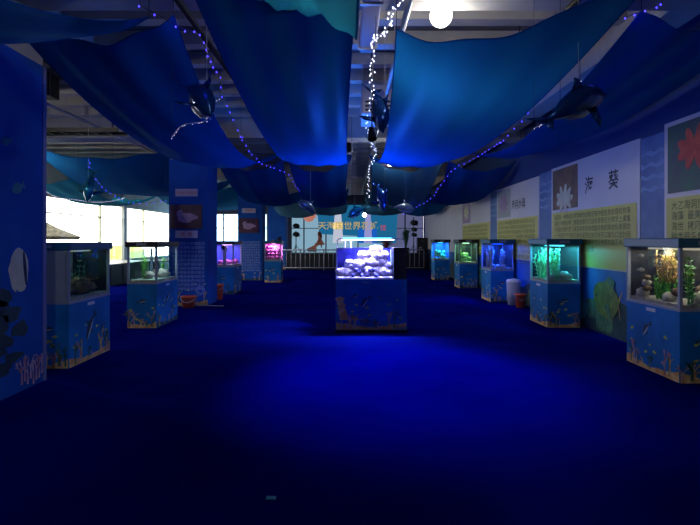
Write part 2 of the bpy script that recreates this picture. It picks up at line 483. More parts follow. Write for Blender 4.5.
def sea_prints(P, u0, u1, z0, z1, parent, off, seed, dolph=((0.5, 0.55, 0.28, 0.6, -1),), rich=1.0):
    rng = random.Random(seed); W = u1 - u0; H = z1 - z0
    for (fu, fv, sc, a, fl) in dolph: dolphin_print(P, u0 + fu * W, z0 + fv * H, sc, a, fl, parent, off)
    # reef along the bottom: a mound and branching corals at either side
    n = 14; pts = [(u0 + 0.01, z0 + 0.005)]
    for i in range(n + 1):
        f = i / n
        edge = abs(f - 0.5) * 2
        pts.append((u0 + 0.01 + (W - 0.02) * f, z0 + H * (0.05 + 0.09 * edge ** 2 + rng.uniform(0, 0.035))))
    pts.append((u1 - 0.01, z0 + 0.005))
    MB().poly(pts, P, 0.0, 0.003).build('reef_print', M['coral_d'] if rng.random() < .4 else M['coral_o'], parent, off)
    for m, cnt in (('coral_p', 4), ('coral_o', 3), ('coral_g', 4)):
        for k in range(max(1, int(cnt * rich))):
            mb = MB()
            f = rng.choice((rng.uniform(0.05, 0.28), rng.uniform(0.7, 0.95), rng.uniform(0.3, 0.7)))
            hh = H * rng.uniform(0.07, 0.14) * (1.3 if abs(f - .5) > .2 else .7)
            coral_branch(mb, P, u0 + f * W, z0 + 0.03, hh, rng, 0.012)
            mb.build('coral_print', M[m], parent, off)
    for k in range(int(6 * rich)):
        mb = MB()
        f = rng.uniform(.06, .94); g = rng.uniform(.2, .6)
        mb.poly(tf(FISH, u0 + f * W, z0 + g * H, rng.uniform(.04, .08), rng.uniform(-.5, .5), rng.choice((1, -1))), P, 0.0, 0.002)
        mb.build('fish_print', M['coral_y'], parent, off)


# ------------------------------------------------ pillars
def pillar(n, y0, y1, x0=-4.42, x1=-3.5):
    return struct('wall_pillar_%d' % n, MB().box(x0, x1, y0, y1, 0, 4.3), M['concrete'])


for i, (a, b) in enumerate(((4.9, 5.75), (12.4, 13.2), (20.0, 20.8), (27.4, 28.2))):
    o = pillar(i, a, b); o.name = 'trim_%d' % (50 + i)
for i, (a, b) in enumerate(((4.9, 5.75), (12.4, 13.2), (20.0, 20.8), (27.4, 28.2))):
    x0, x1 = -4.44, -3.48
    lab = ['blue sea print wrapped around the nearest pillar, with a pale shell-like fish on it',
           'blue wrap on the pillar that carries a maroon picture panel and small pale text',
           'blue wrap on the pillar just left of the pink tank by the stage',
           'dark blue wrap on the farthest pillar beside the stage railing'][i]
    t = thing('pillar_wrap', lab, 'wrap', ((x0 + x1) / 2, (a + b) / 2, 0), 'printed wraps around the pillars')
    top = 3.57
    mb = MB()
    mb.box(x0, x1, a - 0.02, a - 0.001, 0, top); mb.box(x0, x1, b + 0.001, b + 0.02, 0, top)
    mb.box(x0, -4.421, a, b, 0, top); mb.box(-3.499, x1, a, b, 0, top)
    mb.build('panel', M['print_pillar'], t, t.location)
    PF, PS, off = plane_front(a - 0.02), plane_right(x1), t.location
    if i == 0:
        # inner side faces the aisle: fish, dark coral, pale edge
        MB().box(x1 - 0.01, x1 + 0.008, b - 0.03, b + 0.028, 0, top).build('edge_trim', mat('edge_trim', (0.16, 0.17, 0.4), 0.5), t, off)
        fb = MB().poly(ell(5.32, 1.29, 0.14, 0.235, 20, 0.12, 0.04), PS, 0, 0.004).build('fish_print', M['cream'], t, off)
        MB().poly(ell(5.40, 1.30, 0.025, 0.19, 16, 0.12, 0.03, 1), PS, 0.004, 0.006).build('stripe_print', M['coral_d'], fb, off)
        MB().poly([(5.14, 1.30), (5.2, 1.42), (5.22, 1.32), (5.26, 1.05), (5.2, 1.1)], PS, 0, 0.005).build('fin_print', M['cream'], fb, off)
        rng = random.Random(3)
        mb = MB()
        for k in range(9): mb.poly(ell(5.1 + rng.uniform(-.15, .3), 0.30 + 0.09 * k, rng.uniform(.1, .17), rng.uniform(.05, .1), 14, 0, 0.15, k), PS, 0, 0.003)
        mb.build('coral_print', M['coral_d'], t, off)
        for k in range(8):
            mb = MB(); coral_branch(mb, PS, 5.35 + 0.05 * k, 0.02 + rng.uniform(0, .1), 0.12, rng, 0.012)
            mb.build('coral_print', M['coral_p'], t, off)
        for a, b, c in ((5.3, 2.15, .22), (5.12, 2.6, .16)): MB().poly(tf(FISH, a, b, c, 0.4), PS, 0, 0.003).build('fish_print', M['coral_t'], t, off)
    else:
        sea_prints(PF, x0, x1, 0.0, 0.9, t, off, 30 + i, dolph=(), rich=0.7)
        rng = random.Random(i)
        # small pale text lines
        s = '\n'.join(''.join(rng.choice('海洋生物鱼类珊瑚水母世界奇妙深海底动植科普知识展馆') for _ in range(9)) for _ in range(12))
        text_mesh('lettering', s, 0.088, PF, x0 + 0.09, 1.48, M['paleblue'], t, off, line=1.15)

for y, lab, g in ((12.36, 'maroon picture of a pale mauve sea creature on the second pillar', 0), (19.96, 'dim maroon picture panel on the pillar left of the pink tank', 1)):
    t = thing('picture_panel', lab, 'picture', (-3.98, y, 1.9), 'picture panels on the pillars')
    P, off = plane_front(y), t.location
    MB().poly([(-4.40, 1.88), (-3.62, 1.88), (-3.62, 2.46), (-4.40, 2.46)], P, 0, 0.015).build('backing', M['picmaroon'], t, off)
    pts = ell(-4.0, 2.15, 0.25, 0.12, 24, 0.0, 0.12, 1)
    c = MB().poly(pts, P, 0.015, 0.019).build('creature_print', M['mauve'], t, off)
    MB().poly(ell(-4.16, 2.26, 0.07, 0.08, 12, 0.4, 0.2), P, 0.015, 0.020).build('head_print', M['mauve'], c, off)
for y, z, s, red, lab in ((12.36, 2.76, '海洋世界欢迎您', 1, 'small white name plate with red characters above the maroon picture'),
                          (12.36, 1.74, '海  兔', 1, 'small white caption plate under the maroon picture'),
                          (19.96, 2.76, '欢迎您', 0, 'small white name plate high on the pillar by the pink tank')):
    t = thing('name_plate', lab, 'sign', (-4.0, y, z - 0.08))
    P, off = plane_front(y), t.location
    MB().poly([(-4.27, z - 0.09), (-3.73, z - 0.09), (-3.73, z + 0.09), (-4.27, z + 0.09)], P, 0, 0.012).build('plate', M['labelwhite'], t, off)
    text_mesh('lettering', s, 0.075 if len(s) > 5 else .11, P, -4.0, z - 0.035, M['redink'], t, off, 'CENTER', 0.014)
t = thing('round_emblem', 'round pale emblem low on the pillar with the maroon picture', 'emblem', (-3.66, 12.36, 0.3))
P = plane_front(12.36)
mb = MB()
for r in (0.11, 0.07):
    for i in range(20):
        a, b = 2 * PI * i / 20, 2 * PI * (i + 1) / 20
        mb.poly([(-3.66 + r * math.cos(a), .36 + r * math.sin(a)), (-3.66 + r * math.cos(b), .36 + r * math.sin(b)),
                 (-3.66 + (r - .015) * math.cos(b), .36 + (r - .015) * math.sin(b)), (-3.66 + (r - .015) * math.cos(a), .36 + (r - .015) * math.sin(a))], P, 0, 0.004)
mb.build('ring', M['paleblue'], t, t.location)

# ------------------------------------------------ right wall: posters, banners, mural
WX = 4.3
PW = plane_left(WX - 0.002)


def poster(yfar, ynear, label, heading, body, pic, csize, ztop=3.12, group='information posters along the right wall'):
    t = thing('poster', label, 'poster', (WX, (yfar + ynear) / 2, 1.1), group)
    off = t.location; u0, u1 = -yfar, -ynear
    MB().poly([(u0, 1.1), (u1, 1.1), (u1, ztop), (u0, ztop)], PW, 0.0, 0.02).build('sheet', M['paper'], t, off)
    MB().poly([(u0 + 0.05, 1.12), (u1 - 0.08, 1.12), (u1 - 0.08, 2.16), (u0 + 0.05, 2.16)], PW, 0.02, 0.026).build('text_panel', M['yellow'], t, off)
    pw = min(1.15, (u1 - u0) * 0.36)
    p = MB().poly([(u0 + 0.08, 2.22), (u0 + 0.08 + pw, 2.22), (u0 + 0.08 + pw, ztop - 0.06), (u0 + 0.08, ztop - 0.06)], PW, 0.02, 0.027).build('photo_print', M[pic[0]], t, off)
    rng = random.Random(int(yfar * 10))
    cx, cy = u0 + 0.08 + pw * .5, 2.22 + (ztop - 0.06 - 2.22) * pic[2]
    mb = MB()
    for k in range(9):
        a = 2 * PI * k / 9
        mb.poly(ell(cx + math.cos(a) * pw * .2, cy + math.sin(a) * .13, pw * .14, .07, 12, a, 0.08, k), PW, 0.027, 0.030 + 0.0003 * k)
    mb.build('creature_print', M[pic[1]], p, off)
    if heading:
        for (txt, fu, fv, hs) in heading:
            text_mesh('heading', txt, hs, PW, u0 + fu, fv, M['ink'], t, off, h=0.024, bold=hs * 0.012)
    text_mesh('body_text', body, csize, PW, u0 + 0.16, 2.16 - csize * 1.25, M['inkgreen'], t, off, h=0.028, line=1.08)
    return t


B1 = '海葵是一种构造非常简单的动物没有中枢\n信息处理机构海葵属于刺胞动物门珊瑚虫\n纲它们没有骨骼在分类学上隶属于腔肠动\n物代表了从简单有机体向复杂有机体进化\n发展的一个重要环节海葵的单体呈圆柱状\n柱体开口端为口盘封闭端为基盘口盘中央\n为口口部周围有充分伸展的软而美丽的花\n瓣状触手犹如生机勃勃的向日葵'
B2 = '水母是水生环境中重要的浮游生物它的出\n现甚至比恐龙还早水母身体外形像一把透\n明的伞伞状体的直径有大有小普通水母的\n伞状体不很大伞状体边缘长有一些须状条\n带这种条带叫触手触手有的可长达三十米'
B3 = '大乙海洞里生活着许多\n海藻  最美丽的鱼儿们\n海世  拷贝一样的珊瑚\n种类很多色彩也很丰富\n它们在水里慢慢游动着'
poster(8.0 - 1.13, 3.3, 'nearest wall poster, with a red flower-like photo over large yellow text', None, B3, ('picgreen', 'picred', 0.6), 0.125, 3.17)
poster(10.72, 7.45, 'white wall poster headed with two large characters meaning sea anemone', [('海', 1.52, 2.46, 0.33), ('葵', 2.36, 2.46, 0.33)], wrap(B1, 25), ('picbrown', 'cream', 0.25), 0.115, 3.1)
poster(14.7, 11.42, 'wall poster with a grey picture and four small heading characters, third from the camera', [('海月水母', 1.35, 2.42, 0.26)], wrap(B2 + B1, 25), ('panelgrey', 'mauve', 0.5), 0.115, 3.05)
poster(19.2, 15.4, 'farther wall poster behind the tank with the bright green coral', None, wrap(B2 + B1, 28), ('mauve', 'cream', 0.5), 0.12, 3.05)
for (a, b, lab) in ((7.44, 6.88, 'narrow blue water banner right of the sea anemone poster'),
                    (11.41, 10.73, 'narrow blue banner between the sea anemone poster and the next one'),
                    (15.39, 14.71, 'narrow lilac-blue banner beside the third wall poster')):
    t = thing('banner', lab, 'banner', (WX, (a + b) / 2, 0), 'narrow banners between wall posters')
    MB().poly([(-a, 1.1), (-b, 1.1), (-b, 3.08), (-a, 3.08)], PW, 0.0, 0.014).build('sheet', M['bannerblue'], t, t.location)
    rng = random.Random(int(a * 10)); mb = MB(); N = 12
    for r in range(4):
        z = 2.35 + 0.17 * r; pts = []
        for i in range(N + 1): pts.append((-a + (a - b) * i / N, z + 0.02 * math.sin(i * 1.1 + r)))
        for i in range(N, -1, -1): pts.append((-a + (a - b) * i / N, z - 0.05 + 0.02 * math.sin(i * 0.8 + 2 * r)))
        mb.poly(pts, PW, 0.014, 0.016)
    mb.build('wave_print', mat('wave_print', (0.16, 0.28, 0.55), 0.6), t, t.location)
# wall cladding past the posters
tag(MB().poly([(-28.8, 1.1), (-19.25, 1.1), (-19.25, 3.1), (-28.8, 3.1)], PW, 0, 0.02).build('wall_panel', M['paper']), 'plain pale panel along the far end of the right wall', 'panel')

t = thing('sea_mural', 'undersea mural along the foot of the right wall with a big yellow-green fish', 'mural', (WX, 12, 0))
off = t.location
MB().poly([(-27, 0.02), (-3.0, 0.02), (-3.0, 1.09), (-27, 1.09)], PW, 0, 0.012).build('sheet', mat('mural_blue', (0.005, 0.07, 0.36), 0.6, nscale=1.2, col2=(0.01, 0.13, 0.5)), t, off)
rng = random.Random(8)
pts = [(-27, .02)] + [(-27 + .5 * k, .55 + .12 * math.sin(k * 1.7) + .06 * math.sin(k * 4.1)) for k in range(49)] + [(-3, .02)]
MB().poly(pts, PW, .0121, .013).build('reef_print', M['coral_d'], t, off)
for k in range(16):
    y = 6.2 + k * 1.15 + rng.uniform(-.3, .3)
    mb = MB()
    for j in range(5): mb.poly(ell(-y + rng.uniform(-.4, .4), 0.2 + rng.uniform(0, .45), rng.uniform(.15, .35), rng.uniform(.12, .25), 16, 0, .12, j + k), PW, 0.012, 0.014 + j * 0.0005)
    mb.build('coral_print', M[('coral_t', 'coral_d', 'coral_g')[k % 3]], t, off)
# the big fish, looking left (away), near x = 605
fu, fv = -8.45, 0.60
f = MB().poly(ell(fu, fv, 0.42, 0.30, 26, -0.2, 0.03), PW, 0.02, 0.026).build('fish_print', mat('fish_olive', (0.09, 0.12, 0.03), 0.6, nscale=7, col2=(0.19, 0.22, 0.04)), t, off)
MB().poly(ell(fu - 0.31, fv + 0.05, 0.03, 0.03, 14), PW, 0.026, 0.029).build('eye_print', M['ink'], f, off)
MB().poly([(fu - 0.1, fv + 0.25), (fu + 0.1, fv + 0.4), (fu + 0.3, fv + 0.32), (fu + 0.25, fv + 0.15)], PW, 0.02, 0.025).build('fin_print', M['coral_g'], f, off)
MB().poly([(fu - 0.05, fv - 0.1), (fu + 0.12, fv - 0.3), (fu + 0.2, fv - 0.28), (fu + 0.1, fv - 0.05)], PW, 0.026, 0.030).build('fin_print', M['coral_g'], f, off)
MB().poly([(fu + 0.38, fv), (fu + 0.52, fv + 0.2), (fu + 0.42, fv - 0.05), (fu + 0.46, fv - 0.28)], PW, 0.02, 0.025).build('tail_print', M['coral_o'], f, off)

# warm clerestory window above right wall
o = struct('window_4', MB().box(4.28, 4.34, 20.4, 27.4, 3.2, 3.26).box(4.28, 4.34, 20.4, 27.4, 3.66, 3.72).box(4.28, 4.34, 22.6, 22.7, 3.2, 3.72).box(4.28, 4.34, 25, 25.1, 3.2, 3.72), M['brown'])
MB().box(4.36, 4.37, 20.4, 27.4, 3.2, 3.72).build('pane', M['warm'], o)

# ------------------------------------------------ stage end: glazed wall with backlit graphics
mb = MB()
for px in (290.5, 304, 326, 358, 386, 405, 425):
    x = (px - CX) / F * YB; mb.box(x - 0.035, x + 0.035, YB - 0.06, YB, 0.3, 3.45)
for z in (0.32, 2.28, 3.43): mb.box(-3.4, 4.3, YB - 0.06, YB, z - 0.02, z + 0.02)
ws = struct('window_3', mb, M['darkwall'])
pale = emis('backlit_pale', (0.30, 0.52, 0.68), 0.75)
MB().box(-3.4, 2.1, YB + 0.02, YB + 0.04, 0.3, 3.45).build('pane', pale, ws)
MB().box(2.1, 4.3, YB + 0.02, YB + 0.04, 0.3, 3.45).build('pane', emis('backlit_dim', (0.16, 0.18, 0.36), 0.6), ws)
YS = YB - 0.1
PS3 = plane_front(YS)


def px2(px, py, Y=YS): return ((px - CX) / F * Y, CH - (py - HY) / F * Y)


t = thing('stage_banner', 'teal banner with a row of yellow characters above the stage railing', 'banner', (0, YS, 1.5))
off = t.location
pts = [px2(*p) for p in ((317, 205), (398, 205), (396, 243), (358, 243), (357, 236), (319, 234))]
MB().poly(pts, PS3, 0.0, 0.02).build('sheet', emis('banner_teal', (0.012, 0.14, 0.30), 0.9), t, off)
pts = [px2(*p) for p in ((358, 229), (377, 229), (377, 243), (358, 243))]
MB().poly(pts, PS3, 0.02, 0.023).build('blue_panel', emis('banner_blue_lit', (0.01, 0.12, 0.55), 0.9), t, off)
x, z = px2(318, 229)
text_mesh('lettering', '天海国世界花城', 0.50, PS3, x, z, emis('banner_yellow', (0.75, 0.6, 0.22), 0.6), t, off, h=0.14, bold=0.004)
x, z = px2(380, 230)
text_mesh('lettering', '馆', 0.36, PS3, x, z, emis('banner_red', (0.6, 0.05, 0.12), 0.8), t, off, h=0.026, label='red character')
for px, wd, top, bot, lab in ((338, 9, 210, 243, 'white lit strip crossing the teal banner left of its middle'),
                              (368, 7, 210, 243, 'pale violet lit strip crossing the teal banner on its right half')):
    t = thing('lit_strip', lab, 'light', (px2(px, 240)[0], YS - 0.05, 1.4))
    pts = [px2(px - wd * .32, top), px2(px + wd * .32, top), px2(px + wd * .6, bot), px2(px - wd * .6, bot)]
    MB().poly(pts, plane_front(YS - 0.05), 0.0, 0.03).build('diffuser', emis('strip_%d' % px, (0.62, 0.66, 0.8) if px < 350 else (0.36, 0.36, 0.75), 0.8), t, t.location)
    MB().poly([px2(px - wd * .32, top - 1), px2(px + wd * .32, top - 1), px2(px + wd * .32, top), px2(px - wd * .32, top)], plane_front(YS - 0.05), 0.0, 0.04).build('cap', M['panelgrey'], t, t.location)
    if px < 350:
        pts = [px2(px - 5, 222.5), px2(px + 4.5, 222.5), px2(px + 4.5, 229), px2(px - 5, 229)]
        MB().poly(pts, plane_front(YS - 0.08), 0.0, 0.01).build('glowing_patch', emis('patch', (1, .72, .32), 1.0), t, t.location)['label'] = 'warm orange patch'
t = thing('paper_lantern', 'orange and pink paper decoration hung left of the teal banner', 'decoration', at(309, 217, 28.9))
mb = MB().ball((0, 0, 0), 0.30, 0.12, 0.28, 14, 8, 0.25).ball((0.25, 0, .05), .16, .1, .13, 10, 6, .2)
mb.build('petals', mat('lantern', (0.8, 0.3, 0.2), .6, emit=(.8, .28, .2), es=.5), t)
MB().tube([(0, 0, .25), (0, 0, 4.75 - t.location.z)], 0.01, 5).build('string', M['wire'], t)

# railing
def railing(label, x0, x1, y):
    t = thing('railing', label, 'railing', ((x0 + x1) / 2, y, 0), 'railings in front of the stage')
    off = t.location
    mb = MB().tube([(x0, y, 1.07), (x1, y, 1.07)], 0.03, 8); mb.build('top_rail', M['metalrail'], t, off)
    MB().tube([(x0, y, 0.12), (x1, y, 0.12)], 0.022, 8).build('bottom_rail', M['metalrail'], t, off)
    n = int((x1 - x0) / 0.24)
    for i in range(n + 1):
        x = x0 + (x1 - x0) * i / n
        post = i % 5 == 0
        MB().tube([(x, y, 0 if post else 0.12), (x, y, 1.12 if post else 1.07)], 0.03 if post else 0.014, 6).build('post' if post else 'baluster', M['metalrail'], t, off)


railing('metal railing left of the centre tank in front of the lit stage', -3.9, 0.35, 27.0)
railing('metal railing right of the centre tank running to the right wall', 0.45, 3.95, 27.0)
tag(MB().box(-3.45, 4.1, 27.25, 29.2, 0, 0.88).build('stage_platform', M['black'], bevel=0.02), 'dark raised stage behind the metal railings', 'stage')


def light_stand(label, x, y, h, heads, col):
    t = thing('light_stand', label, 'stage light', (x, y, 0.88))
    MB().tube([(0, 0, 0.0), (0, 0, h - .88)], 0.03, 8).build('pole', M['metalrail'], t)
    for a in (0.4, 2.5, 4.6):
        MB().tube([(0, 0, .45), (math.cos(a) * .28, math.sin(a) * .28, 0.015)], 0.015, 6).build('leg', M['black'], t)
    for dz, r in heads:
        hd = MB().ball((0, -0.05, h - .88 + dz), r, r * .9, r * .85, 14, 9).tube([(0, -.05, h - .88 + dz), (0.1, -.05 - r * 1.3, h - .88 + dz - .02)], r * .7, 12, r2=r * .8).build('lamp_head', M['black'], t)
        MB().tube([(-r * 1.15, 0, h - .88 + dz - r), (-r * 1.2, 0, h - .88 + dz), (r * 1.2, 0, h - .88 + dz), (r * 1.15, 0, h - .88 + dz - r)], 0.02, 6).build('yoke', M['metalrail'], hd)
    return t


light_stand('tall stand with two black stage lamps left of the orange seated figure', (296 - 350) / F * 28, 28.0, 2.1, ((0.28, .17), (-0.18, .17)), None)
light_stand('tall stand with a round silver-black stage lamp left of the black speaker', (413.5 - 350) / F * 28.7, 28.7, 2.9, ((-0.32, .19), (-.7, .14), (-1.0, .13)), None)
t = thing('loudspeaker', 'black box loudspeaker on the stage against the right wall', 'speaker', (4.05 + .0 - 0.05, 28.0, 0.88))
MB().box(-0.28, 0.28, -0.25, 0.25, 0, 0.85).build('cabinet', M['black'], t, bevel=0.02)
for z, r in ((0.28, .19), (0.65, .09)):
    MB().tube([(0, -0.251, z), (0, -0.275, z)], r, 20).build('driver', mat('driver', (0.03, 0.03, 0.04), .35), t)

# coral-coloured seated figure behind the railing
bm = bmesh.new()


def skin_figure(name, verts, edges, radii, m, parent=None, loc=(0, 0, 0)):
    me = bpy.data.meshes.new(name); me.from_pydata(verts, edges, []); me.update()
    o = bpy.data.objects.new(name, me); C.objects.link(o); o.location = loc
    if parent: o.parent = parent
    sk = o.modifiers.new('skin', 'SKIN')
    for i, r in enumerate(radii): me.skin_vertices[0].data[i].radius = (r, r) if not isinstance(r, tuple) else r
    me.skin_vertices[0].data[0].use_root = True
    ss = o.modifiers.new('sub', 'SUBSURF'); ss.levels = 2; ss.render_levels = 2
    me.materials.append(m)
    return o


V = [(0, 0, .16), (0.0, 0, .42), (-.02, 0, .68), (-.03, 0, .84), (-.05, 0, .93), (-.07, 0, 1.08),
     (-.28, -.06, .22), (-.55, -.08, .16), (-.85, -.06, .10), (-1.05, -.04, .08),
     (.03, -.2, .66), (-.06, -.26, .46), (-.22, -.22, .36), (.05, .2, .66), (.08, .22, .42), (.10, .2, .22)]
E = [(0, 1), (1, 2), (2, 3), (3, 4), (4, 5), (0, 6), (6, 7), (7, 8), (8, 9), (2, 10), (10, 11), (11, 12), (2, 13), (13, 14), (14, 15)]
Rr = [.38, .36, .28, .13, .10, .16, .28, .2, .14, .09, .07, .055, .04, .07, .055, .04]
for o in [skin_figure('seated_figure', V, E, Rr, M['coralskin'], loc=((320 - 350) / F * 28.4, 28.4, 0.97))]:
    tag(o, 'coral-orange seated figure leaning on one arm behind the left railing', 'statue')
    o.scale = (0.72, 1.0, 0.84)
    MB().ball((-.05, 0.03, 1.15), .15, .16, .17, 14, 9, .12).ball((.07, .04, 1.0), .1, .12, .2, 12, 8, .1).build('hair', mat('statue_hair', (.28, .07, .05), .8, nscale=8, col2=(.4, .12, .07)), o)

# plants by the stage
def leafy(label, x, y, z, h, m, n=26, rad=0.5, cat='plant'):
    t = thing('potted_plant', label, cat, (x, y, z))
    MB().lathe((0, 0, 0), [(0.0, 0), (.13, 0), (.17, .28), (.18, .30), (.15, .30), (.0, .26)], 16).build('pot', M['black'], t)
    rng = random.Random(int(abs(x) * 100)); mb = MB()
    for i in range(n):
        a = rng.uniform(0, 2 * PI); l = rng.uniform(.5, 1) * rad; zz = h * rng.uniform(.6, 1.1)
        pts = [Vector((0, 0, .25)), Vector((math.cos(a) * l * .5, math.sin(a) * l * .5, .25 + (zz - .25) * .9)), Vector((math.cos(a) * l, math.sin(a) * l, zz * .8))]
        d = Vector((-math.sin(a), math.cos(a), 0))
        ws_ = (.015, .06, .004); vs = []
        for p, ww in zip(pts, ws_): vs += [p - d * ww, p + d * ww, p + Vector((0, 0, .006)) + d * ww * .2]
        mb.add(vs, [(0, 1, 4, 3), (3, 4, 7, 6), (0, 3, 5, 2), (3, 6, 8, 5)])
    mb.build('foliage', m, t)
    return t


leafy('brownish leafy plant behind the pink tank', -3.0, 21.0, 0, 1.75, M['brown'], 34, .42)
leafy('reddish potted plant on the stage behind the centre tank', 2.0, 27.9, .88, 0.75, mat('redleaf', (.3, .07, .09), .7), 30, .7)
leafy('tall dark plant beside the black speaker on stage', 3.1, 27.8, .88, 1.3, M['plantdark'], 26, .35)


# ------------------------------------------------ aquariums
ORD = ['leftmost', 'second from the left', 'third from the left', 'fourth from the left', 'fifth from the left', 'sixth from the left', 'seventh from the left', 'eighth from the left', 'ninth from the left', 'tenth from the left']
def rowlabel(what, where, pos):
    # pos: list of (screen x, height); returns one wording per item
    rows = {}
    for i, (a, b) in enumerate(pos): rows.setdefault(round(b / .1), []).append(i)
    ks = sorted(rows); out = {}
    for q, kk in enumerate(ks):
        rn = '' if len(ks) == 1 else (' in the bottom layer' if q == 0 else ' in the top layer' if q == len(ks) - 1 else ' in the %s layer up' % ('second', 'third', 'fourth', 'fifth')[q - 1])
        for j, i in enumerate(sorted(rows[kk], key=lambda n: pos[n][0])): out[i] = '%s %s, %s%s' % (what, where, ORD[j], rn)
    return out
def blob_rock(label, c, r, m, seed, group, name='rock', cat='rock', squash=.75):
    rng = random.Random(seed)
    mb = MB().ball((0, 0, r * squash * .8), r, r * rng.uniform(.8, 1), r * squash, 14, 9, .45, 2.2)
    o = mb.build(name, m); o.location = c
    return tag(o, label, cat, group)


def weed(label, c, h, m, seed, group, spread=.09, n=9, name='water_plant', thick=.012):
    rng = random.Random(seed); mb = MB()
    for i in range(n):
        a = rng.uniform(0, 6.28); rr = rng.uniform(0, spread)
        p = Vector((math.cos(a) * rr, math.sin(a) * rr, 0)); pts = [p.copy()]
        hh = h * rng.uniform(.6, 1)
        for k in range(6):
            p = p + Vector((rng.uniform(-.25, .25) * spread, rng.uniform(-.25, .25) * spread, hh / 6)); pts.append(p.copy())
            for q in range(3):
                b = rng.uniform(0, 6.28); d = Vector((math.cos(b), math.sin(b), .5)) * h * .09
                e = Vector((-math.sin(b), math.cos(b), 0)) * h * .025
                mb.add([p, p + d * .5 - e, p + d, p + d * .5 + e], [(0, 1, 2, 3)])
        mb.tube(pts, thick * .35, 5)
    o = mb.build(name, m); o.location = c
    return tag(o, label, 'water plant', group)


FSH = None


def fish(label, c, s, m, a, group):
    mb = MB().ball((0, 0, 0), .5 * s, .14 * s, .26 * s, 12, 8)
    mb.add([(.4 * s, 0, 0), (.75 * s, .01 * s, .22 * s), (.66 * s, 0, 0), (.75 * s, -.01 * s, -.22 * s)], [(0, 1, 2, 3)])
    mb.add([(-.1 * s, 0, .22 * s), (.12 * s, 0, .38 * s), (.2 * s, .01 * s, .17 * s)], [(0, 1, 2)])
    o = mb.build('fish', m); o.location = c; o.rotation_euler = (0, 0, a)
    return tag(o, label, 'fish', group)


def tank(label, x0, x1, y0, y1, col, power, back='backdark', lidm='lid', aisle=1, zc=.80, zg=None, zt=None, seed=0,
         backside='far', prints=True, tubecol=None, watermat='water', dolph=None, mull=True, tube=2.0):
    """aisle=+1: aisle face is +X (left row); -1: aisle face is -X (right row)"""
    zg = zg or (1.47 if aisle == 1 else 1.51); zt = zt or (1.57 if aisle == 1 else 1.62)
    cx, cy = (x0 + x1) / 2, (y0 + y1) / 2
    t = thing('aquarium', label, 'aquarium', (cx, cy, 0), 'aquariums on printed cabinets')
    off = t.location
    cab = MB().box(x0, x1, y0, y1, 0.0, zc).build('cabinet', M['print_blue'], t, off, bevel=0.006)
    PFr = plane_front(y0)
    if dolph is None: dolph = ((0.5, 0.6, 0.3, 0.7, -1),)
    if prints:
        sea_prints(PFr, x0, x1, 0.0, zc, cab, off, seed, dolph=((0.5, .6, .2, .2, -1),))
        if aisle == 1: sea_prints(plane_right(x1), y0, y1, 0, zc, cab, off, seed + 50, dolph=dolph)
        elif aisle == -1: sea_prints(plane_left(x0), -y1, -y0, 0, zc, cab, off, seed + 50, dolph=dolph)
    # frame: bottom rim, corner posts
    mb = MB(); f = 0.035
    mb.box(x0 - .005, x1 + .005, y0 - .005, y1 + .005, zc, zc + .03)
    for (a, b) in ((x0, y0), (x1 - f, y0), (x0, y1 - f), (x1 - f, y1 - f)): mb.box(a, a + f, b, b + f, zc + .03, zg)
    mb.build('frame', M['frame'], t, off)
    g = .012
    MB().box(x0 + .01, x1 - .01, y0 + .004, y0 + .010, zc + .03, zg).build('glass_pane', M['glass'], t, off)
    xs = x1 - .010 if aisle == 1 else x0 + .004
    MB().box(xs, xs + .006, y0 + .01, y1 - .01, zc + .03, zg).build('glass_pane', M['glass'], t, off)
    # back panels
    xb = x0 + .012 if aisle == 1 else x1 - .02
    MB().box(xb, xb + .008, y0 + .04, y1 - .04, zc + .03, zg).build('back_panel', M[back], t, off)
    if backside == 'far': MB().box(x0 + .04, x1 - .04, y1 - .02, y1 - .012, zc + .03, zg).build('side_panel', M[back], t, off)
    MB().box(x0 + .03, x1 - .03, y0 + .03, y1 - .03, zc + .03, zc + .07).build('gravel_bed', M['gravel'], t, off)
    MB().box(x0 + .022, x1 - .022, y0 + .022, y1 - .022, zc + .071, zg - .08).build('water', M[watermat], t, off)
    ld = MB().box(x0 - .03, x1 + .03, y0 - .03, y1 + .03, zg, zt).build('lid', M[lidm], t, off, bevel=0.012)
    MB().box(cx - .09, cx + .09, y0 - .034, y0 - .03, zg + .03, zt - .03).build('lid_badge', M['frame'], ld, off)
    MB().box(cx - .05, cx + .05, y0 + .1, y1 - .1, zg - .03, zg).build('light_tube', emis('tube_%s' % '_'.join('%.2f' % c for c in col) + '_%g' % tube, col, tube), t, off)
    area('tank_light', (0, 0, zg - .035), (0, 0, 0), max(.1, (x1 - x0) * .5), (y1 - y0) * .7, power, col, parent=t)
    # label sticker
    if aisle == 1: mb = MB().poly([(cy - .09, zc - .07), (cy + .09, zc - .07), (cy + .09, zc - .03), (cy - .09, zc - .03)], plane_right(x1), 0, .004)
    else: mb = MB().poly([(-cy - .09, zc - .07), (-cy + .09, zc - .07), (-cy + .09, zc - .03), (-cy - .09, zc - .03)], plane_left(x0), 0, .004)
    if aisle: mb.build('sticker', M['white'], cab, off)
    return t


